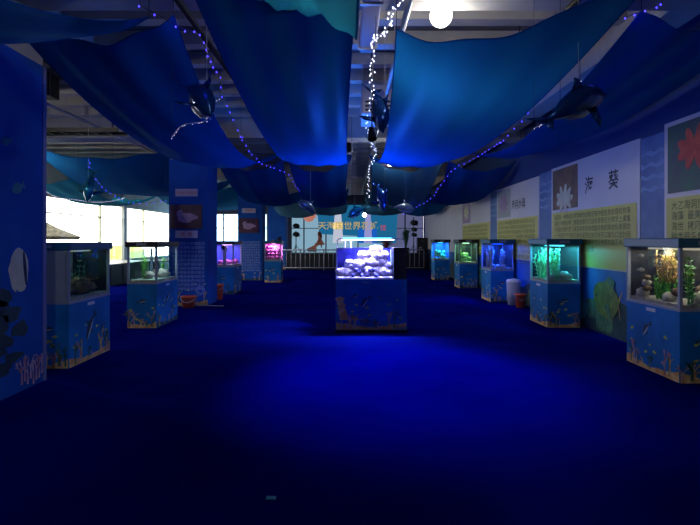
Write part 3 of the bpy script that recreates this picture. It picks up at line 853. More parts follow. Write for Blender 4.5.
# left row
tL1 = tank('aquarium in a grey-sided cabinet, nearest in the left row beside the front pillar', -4.06, -3.49, 6.27, 7.34, (.75, .95, .75), 1.2, 'backdark', seed=1, dolph=((0.5, .55, .42, 1.0, 1), (.8, .45, .17, .8, 1)), tube=.25, watermat='waterblue')
MB().box(-4.055, -3.53, 6.262, 6.268, .83, 1.5).build('side_cover', M['panelgrey'], tL1, tL1.location)
tL2 = tank('aquarium with green plants and a black lid, second in the left row', -4.04, -3.5, 9.15, 10.25, (.85, .98, .95), 5, 'backpale', 'lidblack', seed=2, watermat='waterblue', backside='none')
MB().box(-3.99, -3.98, 9.2, 10.2, .83, 1.5).build('rear_glass', M['glass'], tL2, tL2.location)
bpy.data.objects.remove([c for c in tL2.children if c.name.startswith('back_panel')][0])
tL3 = tank('aquarium with a tall white ornament in violet light, third in the left row', -4.05, -3.42, 14.85, 15.9, (.85, .5, 1.0), 9, 'backblue', 'lidblack', seed=3)
tL4 = tank('small aquarium full of glowing pink decor, farthest in the left row', -3.22, -2.6, 19.0, 19.6, (1.0, .42, .85), 22, 'pinkdecor', 'lid', seed=4, aisle=1)
# right row
tR1 = tank('aquarium with tall green and yellow plants, nearest in the right row', 3.67, 4.22, 5.62, 6.7, (1.0, .88, .7), 7, 'backdark', seed=5, aisle=-1, dolph=((0.42, .62, .26, .8, 1),), tube=.4)
tR2 = tank('aquarium lit turquoise and green, second in the right row', 3.6, 4.2, 9.2, 10.1, (.08, .8, 1.0), 32, 'backdark', seed=6, aisle=-1, dolph=())
tR3 = tank('aquarium lit deep blue, third in the right row', 3.62, 4.22, 13.0, 13.9, (.008, .07, 1.0), 55, 'backdark', seed=7, aisle=-1, dolph=())
tR4 = tank('dark aquarium with one glowing green coral, fourth in the right row', 3.62, 4.22, 16.7, 17.5, (.45, .95, .5), 12, 'backdark', 'lidblack', seed=8, aisle=-1, dolph=())
tR5 = tank('aquarium with sea-green coral, farthest in the right row', 3.35, 3.95, 20.0, 20.8, (.06, .65, 1), 16, 'backblue', 'lidblack', seed=9, aisle=-1, dolph=())

# contents
for (x, y, h, m, lab) in ((-3.85, 9.5, .42, 'plant', 'bright green water plant on the left in the second left-row aquarium'),
                          (-3.68, 9.95, .4, 'plant', 'bright green water plant on the right in the second left-row aquarium')):
    weed(lab, (x, y, .87), h, M[m], int(y * 10), 'plants in the left row', .10, 10)
for i, (x, y, r) in enumerate(((-3.8, 9.55, .1), (-3.65, 9.9, .12), (-3.75, 10.05, .08))):
    blob_rock('pale rock in the second left-row aquarium, %s' % ORD[i], (x, y, .87), r, M['rockpale'], i, 'pale rocks in the second left aquarium')
for i, (x, y, r) in enumerate(((-3.7, 6.55, .12), (-3.66, 6.85, .16), (-3.7, 7.15, .1))):
    blob_rock('dark rock in the murky nearest left aquarium, %s' % ORD[i], (x, y, .87), r, M['rock'], 5 + i, 'rocks in the nearest left aquarium')
weed('dim dark plant in the murky nearest left aquarium', (-3.68, 6.75, .87), .45, M['plantdark'], 77, None, .12, 10)
for i, (y, z) in enumerate(((6.62, 1.40), (6.95, 1.40))):
    o = MB().ball((0, 0, 0), .035).tube([(0, 0, 0), (-.03, 0, 0)], .02, 10).build('suction_cup', M['black']); o.location = (-3.535, y, z)
    tag(o, ('left' if i == 0 else 'right') + ' black suction cup inside the glass top of the nearest left aquarium', 'suction cup', 'suction cups on the aquarium glass')
# white tall ornament
o = MB().lathe((0, 0, 0), [(.0, 0), (.07, 0), (.05, .1), (.045, .3), (.07, .42), (.09, .5), (.05, .56), (0, .57)], 18).build('tower_ornament', mat('ornament', (.8, .6, .8), .6)); o.location = (-3.72, 15.0, .87)
tag(o, 'tall pale ornament standing in the violet third left-row aquarium', 'ornament')
o = MB().ball((0, 0, 0), .05, .03, .07, 10, 7, .2).build('fish', M['black']); o.location = (-3.75, 14.92, 1.38); tag(o, 'dark fish above the tall pale ornament', 'fish')
for i in range(4):
    blob_rock('pink-lit rock on the bed of the violet aquarium, %s' % ORD[i], (-3.9 + .12 * i, 15.2 + .15 * (i % 2) + .2 * (i > 1), .87), .09 + .02 * (i % 2), M['pinkdecor'], 20 + i, 'rocks in the violet aquarium')
for i in range(14):
    blob_rock('pink lump in the small pink aquarium, %s, %s' % (ORD[i % 4], ('bottom front', 'bottom back', 'middle front', 'middle back')[i // 4] if 0 else ('bottom layer', 'second layer', 'third layer', 'top layer')[i // 4]), (-3.12 + (i % 4) * .14, 19.12 + .1 * ((i // 4) % 2), .87 + .13 * (i // 4)), .085, M['pinkdecor'], 40 + i, 'pink heap in the small far aquarium', 'coral_lump', 'coral')
for c in tL3, tL4: pass
# R1
weed('tall bright green plant in the nearest right-row aquarium', (3.88, 6.25, .87), .30, M['plant'], 51, None, .09, 30, thick=.02)
weed('tall yellow-orange plant rising over the green one in the nearest right-row aquarium', (3.90, 6.20, 1.08), .40, M['plantyellow'], 52, None, .10, 26, thick=.02)
weed('yellow-green plant at the front glass of the nearest right-row aquarium', (3.85, 5.72, .87), .52, M['plant'], 53, None, .08, 14)
for i, (x, y, z, r) in enumerate(((3.8, 6.55, 0, .08), (3.78, 6.42, .09, .05), (3.82, 6.5, .15, .055), (3.8, 6.45, .23, .04), (4.02, 5.75, 0, .1), (4.05, 5.8, .11, .07), (3.8, 6.0, 0, .08), (3.85, 5.95, .08, .06), (4.1, 5.72, .02, .08))):
    blob_rock(('speckled rock at the foot of the left pile', 'brown rock second up in the left pile', 'pale rock at the crest of the left pile', 'small brown rock set highest at the left', 'large pale rock beneath the front-glass plant', 'brown rock resting on the large pale rock', 'pale rock just right of the green plant', 'small brown rock above the pale one beside the green plant', 'pale rock in the right rear corner')[i] + ' in the nearest right-row aquarium', (x, y, .87 + z), r, M['rock'] if i in (1, 3, 5, 7) else M['rockpale'], 60 + i, 'rocks in the nearest right aquarium')
for i, (y, z) in enumerate(((6.5, 1.4), (6.48, 1.22))):
    fish(('upper' if i == 0 else 'lower') + ' pale pink fish at the left of the nearest right-row aquarium', (3.74, y, z), .09, M['rockpale'], PI / 2 + .4, 'fish in the nearest right aquarium')
# R2
weed('broad turquoise-lit plant at the left in the second right-row aquarium', (3.75, 9.75, .87), .56, mat('plant_cyan', (.4, .95, .5), .5), 54, None, .12, 40, thick=.03)
weed('slender turquoise-lit plant behind the front glass of the second right-row aquarium', (3.8, 9.35, .87), .55, MC['plant_cyan'], 55, None, .07, 20, thick=.02)
for i in range(4): blob_rock('blue-lit pale rock in the turquoise aquarium, %s' % ORD[i], (3.72 + .12 * i, 9.32 + .1 * (i % 2), .87), .07 + .02 * (i % 3), M['rockpale'], 80 + i, 'rocks in the turquoise aquarium')
MB().tube([(3.68, 9.42, .87), (3.68, 9.42, 1.48)], .014, 8).build('air_tube', M['white'], tR2, tR2.location)
# R3
weed('pale blue-lit plant at the right in the deep blue aquarium', (4.0, 13.25, .87), .5, M['rockpale'], 56, None, .07, 16)
weed('tall blue-lit plant at the left in the deep blue aquarium', (3.74, 13.5, .87), .56, M['rockpale'], 58, None, .08, 26, thick=.03)
for i in range(3): blob_rock('blue-lit rock in the deep blue aquarium, %s' % ORD[i], (3.75 + .13 * i, 13.2, .87), .07, M['rockpale'], 90 + i, 'rocks in the deep blue aquarium')
# R4
o = MB()
for i in range(9): o.ball((R.uniform(-.1, .1), R.uniform(-.06, .06), .06 + R.uniform(0, .2)), .06, n=10, m=7, nz=.3)
o = o.build('brain_coral', mat('green_coral', (.35, .85, .2), .6, nscale=30, col2=(.6, .9, .4))); o.location = (3.92, 16.9, .87); tag(o, 'glowing yellow-green coral clump in the dark fourth right-row aquarium', 'coral')
weed('narrow pale green plant at the left of the dark fourth aquarium', (3.75, 17.1, .87), .45, M['plant'], 57, None, .03, 8)
# R5
o = MB()
for i in range(12): o.ball((R.uniform(-.2, .2), R.uniform(-.12, .12), .05 + R.uniform(0, .22)), .08, n=10, m=7, nz=.3)
o = o.build('branch_coral', mat('sea_green_coral', (.2, .8, .55), .6, nscale=30, col2=(.4, .9, .7))); o.location = (3.6, 20.3, .87); tag(o, 'sea-green coral mound in the farthest right-row aquarium', 'coral')

# ------------------------------------------------ centre aquarium
X0, X1, Y0, Y1 = -0.245, 0.985, 8.75, 9.35
ZC, ZG = 0.915, 1.455
t = thing('reef_aquarium', 'brightest aquarium, full of white coral, standing alone mid-hall', 'aquarium', ((X0 + X1) / 2, (Y0 + Y1) / 2, 0), 'aquariums on printed cabinets')
off = t.location
cab = MB().box(X0, X1, Y0, Y1, 0.03, ZC).build('cabinet', M['print_blue'], t, off, bevel=.005)
MB().box(X0 - .01, X1 + .01, Y0 - .01, Y1 + .01, 0, .04).build('plinth', M['backdark'], t, off)
sea_prints(plane_front(Y0), X0, X1, .04, ZC, cab, off, 101, dolph=((.42, .55, .27, .9, 1), (.27, .66, .16, .4, -1), (.62, .62, .12, -.6, 1)), rich=1.6)
mb = MB()
for k in range(4): mb.poly(ell(X0 + .07 + .02 * k, .55 - .09 * k, .07, .08, 14, 0, .2, k), plane_front(Y0), .0, .004 + .0004 * k)
mb.build('coral_print', M['coral_o'], cab, off)
MB().poly([(X1 - .24, .05), (X1 - .02, .05), (X1 - .02, .09), (X1 - .24, .09)], plane_front(Y0), .0, .006).build('sticker', M['frame'], cab, off)
MB().poly([(.2, ZC - .065), (.34, ZC - .065), (.34, ZC - .04), (.2, ZC - .04)], plane_front(Y0), .0, .004).build('sticker', M['frame'], cab, off)
XG = 0.76   # glass part ends, dark overflow box begins
MB().box(XG, X1 - .005, Y0 + .005, Y1 - .005, ZC, ZG + .01).build('filter_box', M['backdark'], t, off, bevel=.004)
mb = MB(); f = .012
for x in (X0, XG - f):
    for y in (Y0, Y1 - f): mb.box(x, x + f, y, y + f, ZC, ZG)
mb.box(X0, XG, Y0, Y0 + f, ZC, ZC + .015); mb.box(X0, XG, Y0, Y0 + f, ZG - .015, ZG); mb.box(X0, XG, Y1 - f, Y1, ZG - .015, ZG); mb.box(X0, X0 + f, Y0, Y1, ZG - .015, ZG)
mb.build('frame', mat('reef_frame', (.75, .8, .95), .3), t, off)
MB().box(X0 + .005, XG - .005, Y0 + .003, Y0 + .009, ZC, ZG).build('glass_pane', M['glass'], t, off)
MB().box(X0 + .003, X0 + .009, Y0 + .01, Y1 - .01, ZC, ZG).build('glass_pane', M['glass'], t, off)
MB().box(X0 + .01, XG - .01, Y1 - .02, Y1 - .012, ZC, ZG).build('back_panel', mat('reef_back', (.007, .006, .045), 1.0, spec=0.0), t, off)
MB().box(X0 + .015, XG - .015, Y0 + .015, Y1 - .025, ZC + .002, ZC + .035).build('gravel_bed', M['whitecoral'], t, off)
MB().box(X0 + .014, XG - .014, Y0 + .014, Y1 - .024, ZC + .04, ZG - .05).build('water', M['water'], t, off)
lf = MB()
for y in (Y0 + .12,):
    lf.tube([(X0 + .02, y, ZG), (X0 + .02, y, ZG + .14), (X0 + .05, y, ZG + .165), (X1 - .08, y, ZG + .165), (X1 - .03, y, ZG + .14), (X1 - .03, y, ZG)], .009, 8)
for x in (X0 + .16, X0 + .26): lf.tube([(x, Y0 + .3, ZG), (x, Y0 + .3, ZG + .16)], .007, 6)
lf.build('light_bracket', mat('reef_bracket', (.8, .8, .95), .25), t, off)
bar = MB().box(X0 + .06, XG + .05, Y0 + .18, Y0 + .42, ZG + .155, ZG + .175).build('light_bar', M['white'], t, off)
MB().box(X0 + .09, XG + .02, Y0 + .20, Y0 + .40, ZG + .140, ZG + .155).build('light_tube', emis('reef_tube', (.35, .35, 1.0), 25), bar, off)
MB().box(X0 + .09, XG + .02, Y0 + .172, Y0 + .180, ZG + .155, ZG + .172).build('light_edge', emis('reef_edge', (.55, .6, 1.0), 8), bar, off)
MB().box(X0 + .12, XG - .02, Y0 + .24, Y0 + .36, ZG + .175, ZG + .182).build('light_tube', emis('reef_tube_up', (.03, .16, 1.0), 30), bar, off)
point('reef_glow', (.35 - off[0], Y0 + .3 - off[1], ZG + .26), 50, (.01, .05, 1.0), .08, parent=t)
area('reef_light', (.40 - off[0], Y0 + .30 - off[1], ZG + .135), (math.radians(14), 0, 0), .7, .15, 290, (.40, .40, 1.0), parent=t).data.spread = math.radians(152)
area('reef_light', (.25 - off[0], Y0 + .10 - off[1], ZG + .03), (math.radians(25), 0, 0), .85, .08, 6, (.75, .68, 1.0), parent=t)  # extra light with no fixture, added to whiten the coral fronts
area('reef_light', (.25 - off[0], Y0 + .30 - off[1], ZG + .19), (PI, 0, 0), .7, .1, 90, (.03, .22, 1.0), parent=t)
# white corals
rng = random.Random(5)
cor = [(-.16, .0, .10), (-.05, .0, .10), (.07, .0, .11), (.2, .0, .10), (.33, .0, .12), (.46, .0, .12), (.6, .0, .11), (.69, .0, .08),
       (.0, .12, .10), (-.02, .2, .07), (.15, .14, .11), (.27, .18, .11), (.42, .16, .12), (.56, .17, .12), (.66, .14, .08), (.23, .30, .10), (.32, .31, .09),
       (.48, .30, .10), (.60, .32, .09), (.5, .43, .08), (.42, .44, .07)]
zl = [(a, 0 if b == 0 else .1 if b <= .2 else .2 if b < .4 else .3) for a, b, c in cor]
CL = rowlabel('white coral', 'in the centre aquarium', zl)
for i, (x, z, r) in enumerate(cor):
    y = Y0 + .30 + rng.uniform(-.04, .08)
    mb = MB(); mb.ball((0, 0, r * .7), r * .95, r * .85, r * .8, 14, 9, .5, 3)
    for k in range(5):
        a = rng.uniform(0, 6.28); mb.ball((math.cos(a) * r * .7, math.sin(a) * r * .5 - .02, r * rng.uniform(.4, 1.0)), r * .4, n=10, m=6, nz=.3)
    o = mb.build('white_coral', M['whitecoral']); o.location = (x, y, ZC + .035 + z)
    tag(o, CL[i], 'coral', 'white corals in the centre aquarium')
for i in range(9):
    o = MB().ball((0, 0, .03), .04, .035, .035, 10, 7, .6, 4).build('purple_coral', M['purplecoral']); o.location = (.06 + .05 * i, Y0 + .12 + rng.uniform(-.03, .03), ZC + .03 + rng.choice((0, .05, .1)))
    tag(o, 'dark violet coral low in the centre aquarium, %s' % ORD[i], 'coral', 'dark corals in the centre aquarium')

# ------------------------------------------------ buckets and things on the floor
def bucket(label, x, y, r=.15, h=.32, m='orange'):
    t = thing('bucket', label, 'bucket', (x, y, 0), 'orange buckets beside the tanks')
    MB().lathe((0, 0, 0), [(0, .0), (r * .78, 0), (r, h), (r * 1.08, h), (r * 1.08, h - .03), (r * 1.0, h - .03), (r * .98, h - .01), (r * .74, .02), (0, .02)], 24).build('body', M[m], t)
    MB().tube([(r * math.cos(a) * 1.05, -r * math.sin(a) * .9, h - .02 - .12 * math.sin(a)) for a in [PI * k / 10 for k in range(11)]], .006, 6).build('handle', M['white'], t)


bucket('orange-red bucket at the foot of the pillar with the maroon picture', (188.5 - 350) / F * 12.0, 12.0, .17, .27)
bucket('dull orange bucket right of the pillar with the maroon picture', (218 - 350) / F * 13.6, 13.6, .15, .4)
bucket('orange bucket between the second and third right-row tanks', (520.5 - 350) / F * 12.0, 12.0, .13, .32)
t = thing('floor_speaker', 'small grey bin standing on the floor by the orange bucket on the right', 'bin', (4.05, 12.5, 0))
t.name = 'waste_bin'
MB().lathe((0, 0, 0), [(0, 0), (.14, 0), (.17, .55), (.0, .56)], 20).build('body', M['panelgrey'], t)
MB().lathe((0, 0, .56), [(.175, 0), (.16, .06), (.0, .09)], 20).build('lid', M['white'], t)
o = MB().box(-.03, .03, -.02, .02, 0, .004).build('glint_chip', mat('glint', (.1, .5, .5), .6)); o.location = (at(271, 498, 3.13).x, 3.13, 0)  # a glint on the carpet, made as a small coloured chip
tag(o, 'tiny teal scrap put on the blue carpet as a coloured chip near the camera', 'glint')
t = thing('floor_cable', 'grey cable lying along the foot of the second pillar', 'cable', (-4, 12.2, 0))
MB().tube([(-.7 + .15 * k, .03 * math.sin(k), .012) for k in range(12)], .012, 6).build('lead', M['frame'], t)

# left hall furniture
t = thing('display_counter', 'low dark counter under the left windows behind the first tank', 'counter', (-8.9, 19.2, 0))
off = t.location
MB().box(-9.7, -8.3, 17.4, 21.3, 0, .72).build('cabinet', M['black'], t, off, bevel=.01)
MB().box(-9.75, -8.25, 17.35, 21.35, .72, .76).build('countertop', M['lidblack'], t, off)
for i in range(4): MB().box(-8.3, -8.285, 17.5 + i * .95, 18.35 + i * .95, .08, .66).build('door', M['backdark'], t, off)
for i, (y, m, h) in enumerate(((22.7, 'rockpale', .3), (22.7, 'black', .3), (22.7, 'panelgrey', .25))):
    o = MB().box(-.3, .3, -.22, .22, 0, h - .01).build('storage_box', M[m], bevel=.015); o.location = (-8.9, y, .3 * i)
    tag(o, ('pale box at the bottom of', 'black box in the middle of', 'grey box on top of')[i] + ' the stack by the left window column', 'box', 'stacked boxes by the left windows')
for i in range(3):
    t = thing('folded_table', ('first', 'second', 'third')[i] + ' dark table from the camera in the left hall seen past the second tank', 'table', (-7.5 - .2 * i, 20.8 + 2.2 * i, 0), 'dark tables in the left hall')
    MB().box(-.55, .55, -.8, .8, .74, .78).build('tabletop', M['black'], t, bevel=.01)
    for sx in (-.5, .5):
        for sy in (-.75, .75): MB().tube([(sx, sy, 0), (sx, sy, .74)], .02, 8).build('leg', M['metalrail'], t)

# outside: yellow wall and thatched parasol
tag(MB().box(-13.2, -13, 13, 32, -.5, 1.30).build('garden_wall', M['yellowwall']), 'low yellow wall outside beyond the left windows', 'wall')
tag(MB().box(-30, -10.25, 0, 60, -.4, -.3).build('ground', mat('ground', (.3, .3, .25), .9)), 'pale ground outside the left windows', 'ground', kind='structure')
t = thing('thatched_parasol', 'thatched parasol roof outside the left windows', 'parasol', (-12.2, 19.2, -.16))
MB().tube([(0, 0, 0), (0, 0, 2.65)], .06, 10).build('pole', M['brown'], t)
mb = MB(); n = 28; vs = [(0, 0, 2.72)]
for ring, (r, z) in enumerate(((.45, 2.52), (.9, 2.25), (1.75, 1.88))):
    for i in range(n):
        a = 2 * PI * i / n; rr = r * (1 + R.uniform(-.04, .04)); vs.append((rr * math.cos(a), rr * math.sin(a), z + R.uniform(-.02, .02)))
vs += [(1.68 * math.cos(2 * PI * i / n), 1.68 * math.sin(2 * PI * i / n), 1.78) for i in range(n)]
fs = [(0, 1 + i, 1 + (i + 1) % n) for i in range(n)]
for k in range(3):
    for i in range(n): fs.append((1 + k * n + i, 1 + (k + 1) * n + i, 1 + (k + 1) * n + (i + 1) % n, 1 + k * n + (i + 1) % n))
mb.add(vs, fs); mb.build('thatch', M['thatch'], t)

# ------------------------------------------------ ceiling drapes
def drape(label, x0, x1, y0, y1, zc, sag, m, endsag=.25, inset=.12, sl=1.0, sr=1.0, name='ceiling_drape', zr=0.0, seed=0, y0r=None):
    """sl, sr: share of the sag on the left and right edge; zr: extra height of the right corners"""
    t = thing(name, label, 'drape', ((x0 + x1) / 2, (y0 + y1) / 2, zc - sag), 'blue drapes hung in rows under the ceiling')
    off = t.location; N, K = 40, 28; vs = []; fs = []; hem = {0: [], K: []}; ends = {0: [], N: []}
    for j in range(N + 1):
        v = j / N
        for i in range(K + 1):
            u = i / K
            ins = inset * math.sin(PI * v)
            x = x0 + ins + (x1 - x0 - 2 * ins) * u
            s = sag * (sl + (sr - sl) * u)
            e = (1 - .55 * math.sin(PI * v)) * endsag
            z = zc + zr * u - s * 4 * v * (1 - v) - e * 4 * u * (1 - u)
            z += .022 * math.sin(u * 19 + seed * 2 + 2 * math.sin(v * 3 + seed)) * abs(math.cos(PI * v)) + .03 * noise.noise(Vector((u * 2.5, v * 3, seed * 3.3)))
            ya = y0 if y0r is None else y0 + (y0r - y0) * u
            y = ya + (y1 - ya) * v + (.12 * 4 * u * (1 - u) * (1 if v < .5 else -1) * abs(1 - 2 * v))
            p = Vector((x, y, z)); vs.append(p)
            if i in hem: hem[i].append(p)
            if j in ends: ends[j].append(p)
    for j in range(N):
        for i in range(K):
            a = j * (K + 1) + i; fs.append((a, a + 1, a + K + 2, a + K + 1))
    mb = MB(); mb.smooth = True; mb.add(vs, fs); mb.build('cloth', m, t, off)
    for q in (hem[0], hem[K], ends[0], ends[N]):
        MB().tube(q, .007, 5).build('hem', m, t, off)
    for q in (ends[0], ends[N]):
        for p in (q[0], q[-1]): MB().tube([p, (p.x, p.y + (.0), 4.76)], .004, 5).build('cord', M['wire'], t, off)
    return t


# first row overhead
drape('near blue drape at the top left corner of the view', -3.75, -1.95, -1.2, 4.9, 3.75, .86, M['drape'], seed=1)
drape('near teal drape glowing at top centre, left of the bright globe lamp', -.72, 0.05, -1.4, 4.5, 3.60, 1.0, M['drapeteal'], endsag=.05, sl=.12, sr=1.08, inset=.02, seed=2)
# main row
drape('big blue drape hanging above the near left tanks', -3.25, -1.66, 4.75, 12.2, 3.72, .70, M['drape'], endsag=.22, inset=.14, seed=3)
drape('big bright blue drape directly left of the centre gap', -1.28, 0.04, 3.9, 12.2, 3.66, .68, M['drape'], endsag=.1, inset=.1, seed=4, y0r=4.3)
drape('big bright blue drape directly right of the centre gap under the globe lamp', 0.46, 2.30, 5.0, 12.2, 3.66, .70, M['drape'], sl=.85, sr=.72, endsag=.3, inset=.1, zr=.0, seed=5, y0r=3.3)
drape('big dark blue drape above the near right tanks beside the wall posters', 2.74, 4.12, 4.75, 12.2, 3.78, .66, M['drape'], endsag=.18, inset=.0, seed=6, sl=.88, sr=.6)
# second row
drape('dark drape over the second pillar bay on the left', -3.4, -1.7, 12.8, 19.8, 3.62, .80, M['drape'], seed=7)
drape('dim teal drape past the big bright drape, left of the centre gap', -1.55, -.05, 12.8, 19.8, 3.6, .84, M['drape'], seed=8)
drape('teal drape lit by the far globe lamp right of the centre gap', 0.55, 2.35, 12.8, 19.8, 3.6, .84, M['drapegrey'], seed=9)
drape('dark blue drape over the middle of the right row of tanks', 2.5, 4.2, 12.8, 19.8, 3.6, .74, M['drape'], seed=10)
# third row
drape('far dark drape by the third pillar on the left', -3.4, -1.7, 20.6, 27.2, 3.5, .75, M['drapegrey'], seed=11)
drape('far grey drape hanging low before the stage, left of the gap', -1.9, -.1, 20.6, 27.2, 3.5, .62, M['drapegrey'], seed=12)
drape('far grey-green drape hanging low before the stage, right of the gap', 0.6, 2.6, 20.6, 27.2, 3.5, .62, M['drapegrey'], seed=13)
drape('far dark drape against the right wall before the stage', 2.6, 4.2, 20.6, 27.2, 3.5, .65, M['drape'], seed=14)
# left hall
drape('teal drape in the left hall nearest behind the front pillar', -8.1, -4.6, 12.9, 19.8, 3.95, .8, M['drape'], endsag=.25, seed=15)
drape('teal drape in the left hall, farther one above the bright windows', -8.3, -4.6, 20.6, 27.2, 3.85, .7, M['drapeteal'], endsag=.3, seed=16)
drape('teal drape along the left windows behind the front pillar', -9.9, -8.2, 15.0, 21.5, 3.5, .55, M['drapeteal'], endsag=.2, seed=17)


# ------------------------------------------------ foil dolphin balloons
def balloon_mesh():
    mb = MB()
    secs = [(-.50, .012, 0), (-.44, .045, .0), (-.38, .10, .01), (-.28, .15, .03), (-.12, .18, .04), (.06, .165, .035), (.22, .115, .01), (.34, .06, -.03), (.44, .025, -.07)]
    n = 16; vs = []; fs = []
    for x, r, z in secs:
        for k in range(n):
            a = 2 * PI * k / n; vs.append((x, math.cos(a) * r * .75, z + math.sin(a) * r))
    for j in range(len(secs) - 1):
        for k in range(n): fs.append((j * n + k, j * n + (k + 1) % n, (j + 1) * n + (k + 1) % n, (j + 1) * n + k))
    fs.append(tuple(range(n))[::-1]); fs.append(tuple((len(secs) - 1) * n + k for k in range(n)))
    mb.smooth = True; mb.add(vs, fs)

    def fin(pts, nrm, th):
        nv = Vector(nrm) * th; c = sum((Vector(p) for p in pts), Vector()) / len(pts)
        k = len(pts); b = [Vector(p) for p in pts]
        mb.add(b + [c + nv, c - nv], [(i, (i + 1) % k, k) for i in range(k)] + [((i + 1) % k, i, k + 1) for i in range(k)], True)
    fin([(-.08, 0, .20), (.0, 0, .31), (.1, 0, .36), (.09, 0, .27), (.12, 0, .16)], (0, 1, 0), .025)
    for s in (1, -1):
        fin([(-.26, s * .08, -.05), (-.16, s * .26, -.16), (-.06, s * .34, -.2), (-.08, s * .22, -.14), (-.12, s * .08, -.07)], (0, 0, 1), .02)
        fin([(.38, 0, -.05), (.47, s * .12, -.06), (.60, s * .24, -.07), (.56, s * .1, -.08), (.50, 0, -.09)], (0, 0, 1), .018)
    return mb


base = None


def dolphin(label, p, s, rot, m='foil'):
    t = thing('dolphin_balloon', label, 'balloon', p, 'foil dolphin balloons hung from the ceiling')
    b = balloon_mesh()
    Mx = Matrix.Rotation(rot[2], 4, 'Z') @ Matrix.Rotation(rot[1], 4, 'Y') @ Matrix.Rotation(rot[0], 4, 'X') @ Matrix.Scale(s, 4)
    b.v = [tuple(Mx @ Vector(v)) for v in b.v]; b.build('body', M[m], t)
    mb = MB()
    secs = [Mx @ Vector(v) for v in ((-.42, 0, -.04), (-.3, 0, -.11), (-.1, 0, -.135), (.08, 0, -.12), (.2, 0, -.09))]
    mb.tube(secs, [.02 * s, .05 * s, .06 * s, .05 * s, .02 * s], 10); mb.build('belly', M['foilbelly'], t)
    for q in (1, -1): MB().ball(Mx @ Vector((-.38, q * .068, .03)), .014 * s, n=8, m=6).build('eye', M['black'], t)
    top = Mx @ Vector((0, 0, .2))
    MB().tube([top, (top.x, top.y, 4.76 - p[2])], .003, 4).build('string', M['wirewhite'], t)
    return t


dolphin('dark foil dolphin hanging over the left drape gap', at(199, 98, 5.2), .72, (.3, -.7, 2.3))
dolphin('blue foil dolphin hanging head-down in the centre gap', at(379, 110, 6.6), .72, (.2, -1.15, 1.9))
dolphin('blue foil dolphin hanging below the right drape by the posters', at(576, 105, 4.5), .74, (-.5, .35, 3.5))
dolphin('teal foil dolphin in front of the stage banner', at(357, 211.5, 12.5), .55, (0, -.55, .15), 'foilteal')
dolphin('dark foil dolphin behind the centre-gap one, beneath the far lamp', at(381, 197, 12.45), .8, (.2, -1.1, 2.0))
dolphin('small dark foil dolphin in front of the bright left windows', at(90, 186, 10.0), .7, (.2, -1.2, 1.6), 'foilteal')
dolphin('grey foil dolphin right of the stage banner', at(404, 208, 12.5), .6, (.2, -.2, 2.8), 'foilgrey')
dolphin('grey foil dolphin left of the stage banner', at(308, 207, 12.5), .6, (.2, .5, .5), 'foilgrey')


# ------------------------------------------------ blue stage spot in the centre gap
t = thing('stage_spotlight', 'small black spotlight hung in the centre gap, throwing blue light on the carpet', 'lamp', (.30, 6.9, 3.02))
ax = (Vector((.62, 6.0, 0)) - t.location).normalized()
MB().tube([-ax * .13, -ax * .02, ax * .05], [.03, .055, .065], 16, cap=False).tube([-ax * .13, -ax * .125], .03, 16).build('can', M['black'], t)
MB().tube([(-.07, 0, -.03), (-.07, 0, .10), (.07, 0, .10), (.07, 0, -.03)], .006, 6).build('yoke', M['black'], t)
MB().tube([(0, 0, .10), (0, 0, 1.74)], .008, 6).build('hanger_rod', M['black'], t)
l = bpy.data.lights.new('spot_light', 'SPOT'); l.energy = 620; l.color = (.0, .025, 1.0); l.spot_size = math.radians(76); l.spot_blend = .7; l.shadow_soft_size = .03
o = bpy.data.objects.new('spot_light', l); C.objects.link(o); o.parent = t; o.location = ax * .07; o.rotation_euler = ax.to_track_quat('-Z', 'Y').to_euler()


# ------------------------------------------------ globe lamps
def globe(label, p, r, power, col, m='globe', ceil=4.76):
    t = thing('globe_lamp', label, 'lamp', p)
    MB().ball((0, 0, 0), r, n=20, m=14).build('bulb', M[m], t)
    MB().tube([(0, 0, r * .9), (0, 0, r * 1.5)], r * .45, 14).build('socket', M['panelgrey'], t)
    MB().tube([(0, 0, r * 1.5), (0, 0, ceil - p[2])], .006, 6).build('cord', M['black'], t)
    point('lamp_light', (0, 0, -r * 1.2), power, col, .05, parent=t)


globe('bright warm globe lamp at the top of the view above the right middle drape', at(441, 16, 5.6), .12, 24, (1, .95, .8))
globe('bright cool globe lamp hanging right of the centre gap halfway down the hall', at(391, 161, 12.45), .13, 30, (.85, .95, 1), 'globe2')
globe('small bright lamp hanging in front of the stage banner', at(364.5, 215, 22.0), .09, 10, (.8, .9, 1), 'globe2')
globe('small warm lamp hanging beside the third pillar', at(264, 199, 22.5), .09, 8, (1, .85, .6))
globe('unseen lamp added above the near teal drape to light it', Vector((-.45, 2.6, 4.35)), .12, 22, (.9, .97, 1))  # hidden lamp, added so the teal cloth glows from above
globe('unseen lamp added behind the camera to light the fronts', Vector((-.6, -1.9, 4.2)), .12, 125, (.85, .93, 1))  # out-of-view lamp added to brighten surfaces facing the camera
globe('out-of-view lamp added to brighten the left hall ceiling', Vector((-6.2, 7.6, 3.7)), .12, 60, (1, .95, .85))  # added lamp, kept out of frame, lifts the left hall ceiling
globe('unseen lamp added behind the beam for a warm glow', Vector((-8.0, 13.4, 4.5)), .10, 45, (1, .8, .55))  # lamp added out of sight behind the beam, only its warm glow shows


# ------------------------------------------------ string lights
def spline(pts, n):
    out = []
    P_ = [pts[0]] + pts + [pts[-1]]
    seg = len(pts) - 1
    for i in range(n):
        s = i / (n - 1) * seg; k = min(int(s), seg - 1); f = s - k
        a, b, c, d = P_[k], P_[k + 1], P_[k + 2], P_[k + 3]
        out.append(.5 * ((2 * b) + (c - a) * f + (2 * a - 5 * b + 4 * c - d) * f * f + (3 * b - a - 3 * c + d) * f ** 3))
    return out


